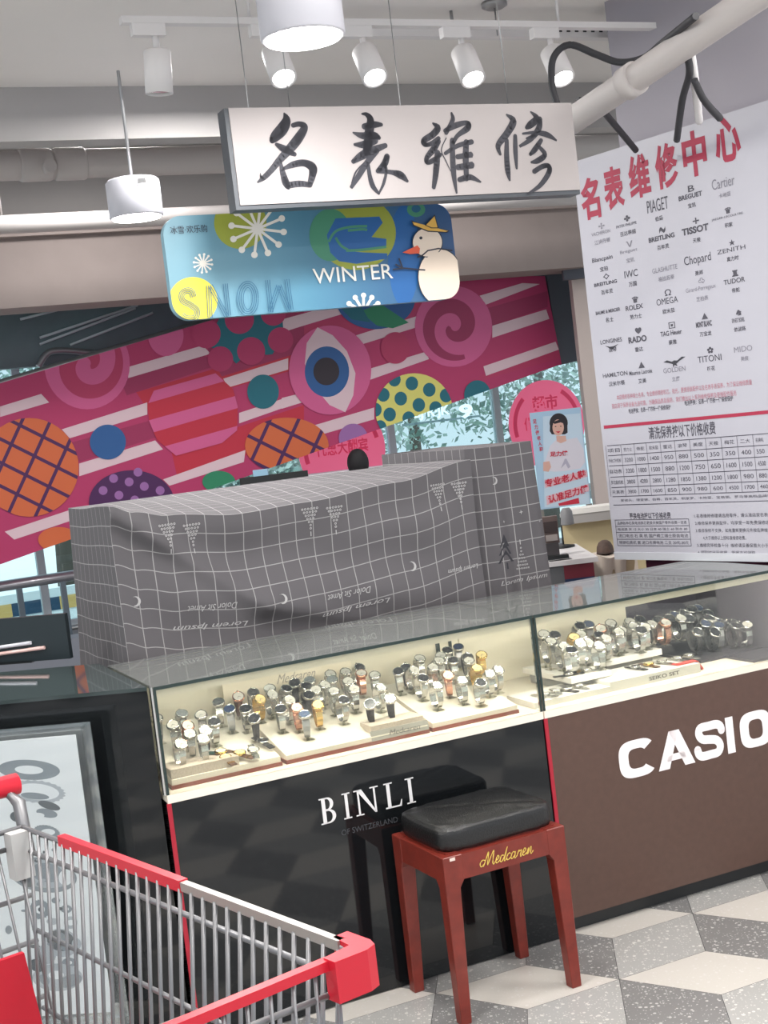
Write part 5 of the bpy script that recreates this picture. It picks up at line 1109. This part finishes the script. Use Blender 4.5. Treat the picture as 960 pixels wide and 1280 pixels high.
# watches: kind, pixel, depth
LW = [('sw', 224, 936, .10, 'A'), ('sw', 254, 932, .10, 'A'), ('sw', 217, 908, .20, 'A'), ('rw', 233, 909, .21, 'A'), ('sb', 226, 897, .30, 'A'), ('kw', 256, 918, .17, 'A'), ('sw', 252, 896, .26, 'A'), ('sb', 275, 893, .33, 'A'), ('sl', 289, 901, .27, 'A'), ('sw', 198, 911, .30, 'A'), ('sb', 309, 911, .25, 'A'), ('kb', 320, 915, .18, 'A'),
      ('sb', 316, 875, .36, 'B'), ('gw', 324, 887, .30, 'B'), ('sw', 338, 871, .36, 'B'), ('sb', 350, 889, .2, 'B'), ('sb', 357, 872, .33, 'B'), ('kb', 369, 864, .38, 'B'), ('rw', 372, 897, .18, 'B'), ('kb', 385, 882, .27, 'B'), ('sb', 389, 867, .36, 'B'), ('gw', 398, 897, .17, 'B'), ('sw', 402, 866, .31, 'B'), ('sw', 413, 857, .38, 'B'), ('sw', 432, 854, .37, 'B'), ('sb', 448, 850, .39, 'B'), ('sb', 428, 888, .17, 'B'), ('sw', 443, 875, .23, 'B'), ('kb', 462, 881, .12, 'B'), ('kw', 488, 879, .12, 'B'), ('sw', 470, 865, .3, 'B'), ('rw', 455, 862, .33, 'B'), ('sl', 382, 900, .12, 'B'),
      ('sb', 499, 852, .3, 'C'), ('kb', 508, 845, .34, 'C'), ('sw', 525, 842, .37, 'C'), ('sw', 552, 839, .36, 'C'), ('sb', 560, 832, .39, 'C'), ('sb', 527, 864, .22, 'C'), ('sw', 542, 857, .28, 'C'), ('sl', 575, 833, .40, 'C'), ('kb', 585, 842, .32, 'C'), ('sw', 546, 874, .13, 'C'), ('rw', 562, 866, .2, 'C'), ('sw', 578, 868, .13, 'C'), ('gw', 597, 858, .2, 'C'), ('sb', 596, 871, .1, 'C'), ('sw', 621, 853, .16, 'C'), ('gw', 606, 846, .3, 'C')]
LW += [('sw', 240, 920, .15, 'A'), ('sb', 266, 907, .2, 'A'), ('bw', 300, 893, .36, 'A'), ('sw', 330, 880, .33, 'B'), ('sw', 360, 883, .25, 'B'), ('sb', 380, 874, .33, 'B'), ('sw', 395, 877, .28, 'B'), ('sw', 410, 878, .25, 'B'), ('sb', 420, 866, .34, 'B'), ('sw', 436, 866, .3, 'B'), ('sw', 475, 876, .2, 'B'), ('sw', 515, 853, .3, 'C'), ('sw', 535, 850, .33, 'C'), ('sb', 568, 848, .3, 'C'), ('sw', 590, 850, .28, 'C'), ('sw', 610, 862, .15, 'C')]
RWt = [('sw', 685, 806, .3, 'E'), ('sw', 700, 812, .25, 'E'), ('sw', 725, 797, .33, 'E'), ('sb', 745, 798, .3, 'E'), ('sw', 755, 802, .25, 'E'), ('sw', 776, 802, .3, 'G'), ('sw', 790, 790, .33, 'G'), ('sw', 812, 790, .3, 'G'), ('sb', 835, 788, .35, 'G'), ('kb', 868, 792, .25, 'H'), ('sl', 898, 790, .28, 'H'), ('kb', 912, 780, .33, 'H'), ('sw', 934, 783, .3, 'H'), ('kb', 950, 785, .28, 'H'), ('sl', 870, 764, .44, 'H'), ('kb', 883, 768, .42, 'H'), ('kb', 955, 762, .40, 'H'), ('sl', 940, 760, .44, 'H'), ('kb', 958, 776, .30, 'H'), ('sb', 918, 795, .22, 'H'), ('sw', 945, 796, .2, 'H'),
 ('sw', 678, 797, .35, 'E'), ('sb', 692, 798, .38, 'E'), ('sw', 710, 808, .22, 'E'), ('gw', 716, 800, .32, 'E'), ('sb', 722, 786, .41, 'E'), ('sw', 733, 809, .24, 'E'), ('sl', 733, 785, .41, 'E'), ('sw', 736, 822, .17, 'E'), ('sb', 713, 822, .17, 'E'), ('rw', 750, 789, .33, 'E'), ('sw', 762, 783, .38, 'E'),
       ('sw', 771, 793, .28, 'G'), ('sw', 784, 783, .36, 'G'), ('sb', 797, 778, .4, 'G'), ('sw', 804, 791, .28, 'G'), ('sb', 822, 783, .34, 'G'), ('rw', 826, 793, .28, 'G'), ('sb', 787, 801, .27, 'G'), ('kb', 850, 770, .4, 'G'), ('sw', 848, 791, .30, 'G'), ('sb', 862, 766, .42, 'G'), ('kb', 858, 786, .3, 'G'), ('kb', 873, 774, .4, 'H'), ('sl', 878, 783, .3, 'H'), ('sw', 892, 779, .34, 'H'), ('kb', 889, 794, .25, 'H'), ('kb', 904, 765, .42, 'H'), ('sl', 915, 767, .4, 'H'), ('kb', 928, 774, .36, 'H'), ('sl', 947, 772, .36, 'H'), ('kb', 925, 791, .26, 'H'), ('kb', 906, 788, .28, 'H'), ('sb', 938, 790, .28, 'H'), ('sl', 840, 779, .38, 'G')]
tu = {'A': 'left tray', 'B': 'middle tray', 'C': 'right tray', 'E': 'raised slab', 'G': 'rear slab', 'H': 'brown counter right end'}
tpar = {'A': (tA, TR['A']), 'B': (tB, TR['B']), 'C': (tC, TR['C'])}
stands = {k: [] for k in tu}
from collections import Counter
cnt = Counter(); spots = []
for kind, px, py, v, tr in LW+RWt:
    u, z = cv(px, py, v); zc3 = z-.024; uc = u
    if tr in tpar: u0, u1, v0, v1, h0, h1 = tpar[tr][1]; sup = trz(v, v0, v1, h0, h1)
    elif tr == 'E': sup = ZG+.052
    elif tr == 'G': sup = ZG+.058
    else: sup = ZG+.010
    zc3 = max(zc3, sup+.042)
    # push neighbours apart so bracelets do not cut each other
    for _ in range(25):
        bad = [s for s in spots if abs(s[0]-uc) < .036 and abs(s[1]-v) < .052 and abs(s[2]-zc3) < .06]
        if not bad: break
        b_ = bad[0]; v += .004 if v >= b_[1] else -.004; v = min(max(v, .05), .455); uc += .0035 if uc >= b_[0] else -.0035
    uc = min(max(uc, .035), 2.085)
    if abs(uc-U1) < .03: uc = U1+(.03 if uc > U1 else -.03)
    spots.append((uc, v, zc3))
    row = 'front' if v < .19 else ('middle' if v < .31 else 'back')
    lab = '%s on the %s row, %s' % (NM[kind], row, tu[tr]); 
    if 'bracelet' in lab and tr in 'AB': pass
    place_watch(kind, FR @ Matrix.Translation((uc, v, zc3)) @ Matrix.Rotation(R(rnd.uniform(-22, 10)), 4, 'Z') @ Matrix.Rotation(R(rnd.uniform(-6, 6)), 4, 'X') @ Matrix.Scale(1.18 if tr in 'EGH' else 1.06, 4), lab, '%ss, %s row, %s' % (NM[kind], row, tu[tr]))
    stands[tr].append((uc, v, zc3, sup))
for k, L_ in stands.items():
    for (u, v, z, sup) in L_:
        m = MB(); m.tube([(u, v, sup), (u, v, z-.029)], .004, 8); m.tube([(u, v+.0, z-.028), (u, v-.012, z-.016), (u, v-.016, z), (u, v-.010, z+.015), (u, v+.004, z+.021)], .0028, 6); m.box((u-.014, v-.018, sup), (u+.014, v+.014, sup+.0025))
        par = tpar[k][0] if k in tpar else {'E': sE, 'G': sG, 'H': cb_}[k]
        o = m.build('watch_stand', M_stand, None, M=FR); o.parent = par; o.matrix_parent_inverse = (FR @ Matrix.Translation(FR.inverted() @ par.matrix_basis.translation)).inverted()
# flat watches
pos = {'gold dial watch lying flat': 0}
for kind, px, py, v, zz_, rz, lb in (('Fg', 282, 948, .075, None, 10, 'gold faced watch lying flat at the front edge of the left tray'), ('Fg', 300, 945, .085, None, 30, 'second gold faced watch lying flat, next to the silver one on the left tray'), ('Fw', 317, 941, .085, None, -10, 'silver watch lying flat at the front right of the left tray'), ('Fk', 329, 931, .13, None, 12, 'black strapped watch lying slanted at the right edge of the left tray'), ('Fn', 276, 940, .12, None, 60, 'green strapped gold watch lying beside the linen riser on the left tray'),
                             ('Fk', 710, 836, .16, ZG+.053, 75, 'black strapped watch lying flat on the raised slab of the brown counter'), ('Fw', 733, 838, .16, ZG+.053, 70, 'silver watch lying flat on the raised slab of the brown counter'),
                             ('Fw', 680, 862, .10, ZG+.019, 20, 'silver watch lying at the left end of the low white slab'), ('Fw', 694, 860, .12, ZG+.019, -15, 'second silver watch from the left on the low white slab'), ('Fk', 708, 857, .11, ZG+.019, 10, 'black strapped watch lying on the low white slab'), ('Fw', 722, 855, .12, ZG+.019, 5, 'silver watch lying at the right end of the low white slab'),
                             ('Fk', 795, 835, .15, ZG+.031, 5, 'black strapped watch leftmost on the lettered white slab'), ('Fg', 811, 831, .15, ZG+.031, 0, 'gold faced watch second from the left on the lettered white slab'), ('Fw', 827, 828, .15, ZG+.031, 8, 'silver watch third from the left on the lettered white slab'), ('Fw', 846, 822, .15, ZG+.031, -5, 'silver watch fourth from the left on the lettered white slab'), ('Fw', 861, 819, .15, ZG+.031, 0, 'silver watch beside the red band on the lettered white slab')):
    u = cv(px, py, v)[0]
    if zz_ is None: u0, u1, v0, v1, h0, h1 = TR['A']; z = trz(v, v0, v1, h0, h1)+.012; tilt = 11
    else: z = zz_+.001; tilt = 0
    place_watch(kind, FR @ Matrix.Translation((u, v, z)) @ Matrix.Rotation(R(tilt), 4, 'X') @ Matrix.Rotation(R(rz), 4, 'Z'), lb, 'watches lying flat in the glass counters')
    
# ================================================================== shopping cart
def cart():
    ZR = .98; c0 = Gz(446, 1192, ZR); c1 = Gz(28, 1034, ZR); d = (c1-c0); d.z = 0; L = d.length; d.normalize(); e = Gz(332, 1280, ZR)-c0; e.z = 0; e.normalize(); n = Vector((-d.y, d.x, 0))
    if n.dot(e) < 0: n = -n
    t = thing('shopping_cart', 'chrome wire shopping cart with red corner bumper in the near left foreground', 'shopping cart', Matrix.Translation((c0.x, c0.y, 0)) @ Matrix(((d.x, n.x, 0, 0), (d.y, n.y, 0, 0), (0, 0, 1, 0), (0, 0, 0, 1))))
    W0, W1 = .42, .50; nose = d.dot(e)/n.dot(e)   # local y = across, nose edge slants
    wire = mat('cart_wire', (138, 138, 140), .42, .7); redp = mat('cart_red', (205, 32, 52), .35)
    hb = .42; ZB0, ZB1 = .52, .50
    def side(y, s):
        m = MB()
        for dz, r_ in ((0, .0045), (-.036, .0042), (-.165, .004), (-.29, .004), (-.42, .004)):
            k = -dz/.42; m.tube([(k*.03, y+s*k*.05, ZR+dz), (L-k*.10, y+s*k*.05, ZR+dz)], r_, 6)
        x = .03
        while x < L: m.tube([(x, y+s*.004, ZR), (x+.03*(1-2*x/L), y+s*.054, ZR-.43)], .0034, 5); x += .0315
        return m.build('side_grille', wire, t)
    side(0, 1)
    nm_ = MB()  # far-side panel (towards viewer)
    o = side(W0, -1)
    # front (nose) grille across y
    m = MB()
    for dz in (0, -.036, -.10, -.165, -.29, -.42): m.tube([(nose*0+.0-.0, 0, ZR+dz), (.03, W0, ZR+dz)], .004, 6)
    y = .03
    while y < W0: m.tube([(.0, y, ZR), (.03, y, ZR-.43)], .0026, 5); y += .0315
    m.build('nose_grille', wire, t)
    m = MB()
    for dz in (0, -.03, -.12, -.2, -.3, -.42): m.tube([(L, 0, ZR+dz), (L, W0, ZR+dz)], .0045, 6)
    for k in range(13): m.tube([(L, .02+k*.032, ZR), (L-.1, .02+k*.032, ZR-.43)], .0026, 5)
    m.build('rear_gate', wire, t)
    m = MB()
    for k in range(14): m.tube([(.03, .05+k*.025, ZR-.425), (L-.1, .05+k*.025, ZR-.425)], .003, 5)
    for k in range(12): m.tube([(.03+k*(L-.13)/11, .05, ZR-.425), (.03+k*(L-.13)/11, W0-.05, ZR-.425)], .003, 5)
    m.build('basket_floor', wire, t)
    # rim band: red near the handle, chrome toward the nose
    k0 = 1-(c1-Gz(230, 1110, ZR)).length/L; k0 = (Gz(230, 1110, ZR)-c0).length
    k1 = (Gz(75, 1053, ZR)-c0).length
    MB().box((k0, -.008, ZR-.005), (k1, .006, ZR+.012)).bevel(.003, 1).build('red_rim_cover', redp, t)
    MB().box((.03, -.006, ZR-.003), (k0, .005, ZR+.010)).bevel(.003, 1).build('chrome_rim', mat('rim_chrome', (176, 174, 168), .4, .6), t)
        # red corner bumpers: L shape with rounded corner
    def bumper(y, s):
        m = MB(); o_ = [(-.022, 0), (-.016, -.016), (0, -.022), (.046, -.022), (.046, .000), (.008, .004), (.002, .046), (-.020, .046)]
        m.prism([(x, y+s*yy_) for x, yy_ in o_], ZR-.040, ZR+.010); m.bevel(.009, 3, 20); return m.build('corner_bumper', redp, t, sm=False)
    bumper(0, 1); bumper(W0, -1)
    MB().box((-.006, .04, ZR-.004), (.008, W0-.04, ZR+.008)).bevel(.003, 1).build('nose_rim_cover', redp, t)
    # handle
    h = [(L+.02, -.02, ZR+.0), (L+.07, -.03, ZR+.05), (L+.09, -.03, ZR+.06)]
    m = MB(); m.tube([(L, -.005, ZR-.05), (L+.05, -.02, ZR+.03), (L+.07, .0, ZR+.06), (L+.07, W0, ZR+.06), (L+.05, W0+.02, ZR+.03), (L, W0+.005, ZR-.05)], .012, 10); m.build('handle_frame', wire, t)
    m = MB(); m.tube([(L+.07, -.03, ZR+.06), (L+.07, W0+.03, ZR+.06)], .019, 14); m.build('handle_grip', redp, t)
    MB().box((L-.03, .0, ZR-.08), (L-.0, .035, ZR+.0)).bevel(.006).build('hinge_block', mat('hinge_grey', (190, 190, 188), .4), t)
    # child seat flap in red
    m = MB(); m.prism([(.06, ZR-.42), (W0-.06, ZR-.42), (W0-.08, ZR-.155), (.09, ZR-.155)], L-.16, L-.15, axis='x'); m.build('seat_flap', redp, t)
    # chassis and wheels
    m = MB()
    for y in (.06, W0-.06): m.tube([(L-.02, y, ZR-.3), (L-.08, y, .22), (L-.05, y, .14), (.1, y, .14)], .012, 8); m.tube([(.1, y, .14), (.3, y, .3), (.5, y, ZR-.43)], .012, 8)
    m.tube([(.1, .06, .14), (.1, W0-.06, .14)], .012, 8); m.tube([(L-.05, .06, .14), (L-.05, W0-.06, .14)], .012, 8); m.build('chassis', wire, t)
    for x in (.12, L-.08):
        for y in (.06, W0-.06):
            w_ = MB().lathe([(.045, -.014), (.06, -.012), (.062, 0), (.06, .012), (.045, .014)], 24, M=Matrix.Translation((x, y, .062)) @ Matrix.Rotation(PI/2, 4, 'X')).build('wheel', mat('wheel_rubber', (60, 60, 64), .6), t)
            MB().box((x-.012, y-.02, .062), (x+.012, y+.02, .14)).build('caster_fork', wire, w_)
cart()

# ================================================================== light, camera, world
def area(P, size, e, col=(1, 1, 1), rot=(0, 0, 0)):
    l = bpy.data.lights.new('fill_light', 'AREA'); l.shape = 'DISK'; l.size = size; l.energy = e; l.color = col; o = bpy.data.objects.new('fill_light', l); COL.objects.link(o); o.location = P; o.rotation_euler = rot
LE = 31
for u, v in ((-1.2, -1.4), (.6, -1.6), (2.0, -1.2), (-.6, -3.2), (1.6, -3.2), (-2.4, .2), (-1.5, 1.2), (.8, 1.2)):
    area(cw(u, v, 2.9), .5, LE, (1, .97, .94))  # unseen area lights added as fill below the near ceiling
for u, v in ((-1.5, 3.6), (1.0, 3.6), (3.2, 3.4)): area(cw(u, v, 3.32), .6, 32, (1, .98, .96))  # further added fill lights, to brighten the pipes, bulkhead and mural
sl = bpy.data.lights.new('sun', 'SUN'); sl.energy = 3.2; sl.angle = .1; sl.color = (1, .98, .95); so = bpy.data.objects.new('sun', sl); COL.objects.link(so); so.rotation_euler = (Matrix.Rotation(A, 4, 'Z') @ Matrix.Rotation(R(18), 4, 'X')).to_euler(); so.location = (0, 0, 8)
W = bpy.data.worlds.new('World'); bpy.context.scene.world = W; W.use_nodes = True; bg = W.node_tree.nodes['Background']; bg.inputs[0].default_value = (.86, .93, 1, 1); bg.inputs[1].default_value = 1.25
cd = bpy.data.cameras.new('camera'); cam = bpy.data.objects.new('camera', cd); COL.objects.link(cam); bpy.context.scene.camera = cam
cd.sensor_fit = 'VERTICAL'; cd.sensor_height = 36; cd.lens = 36*FPX/1280; cd.clip_end = 200; cd.clip_start = .05
cam.matrix_world = Matrix(((cr.x, cu.x, -fw.x, CAM.x), (cr.y, cu.y, -fw.y, CAM.y), (cr.z, cu.z, -fw.z, CAM.z), (0, 0, 0, 1)))
S = bpy.context.scene; S.view_settings.view_transform = 'Standard'; S.view_settings.look = 'None'; S.view_settings.gamma = 1; S.view_settings.use_curve_mapping = False; S.view_settings.exposure = 0
try: S.cycles.transparent_max_bounces = 24; S.cycles.max_bounces = 8
except Exception: pass
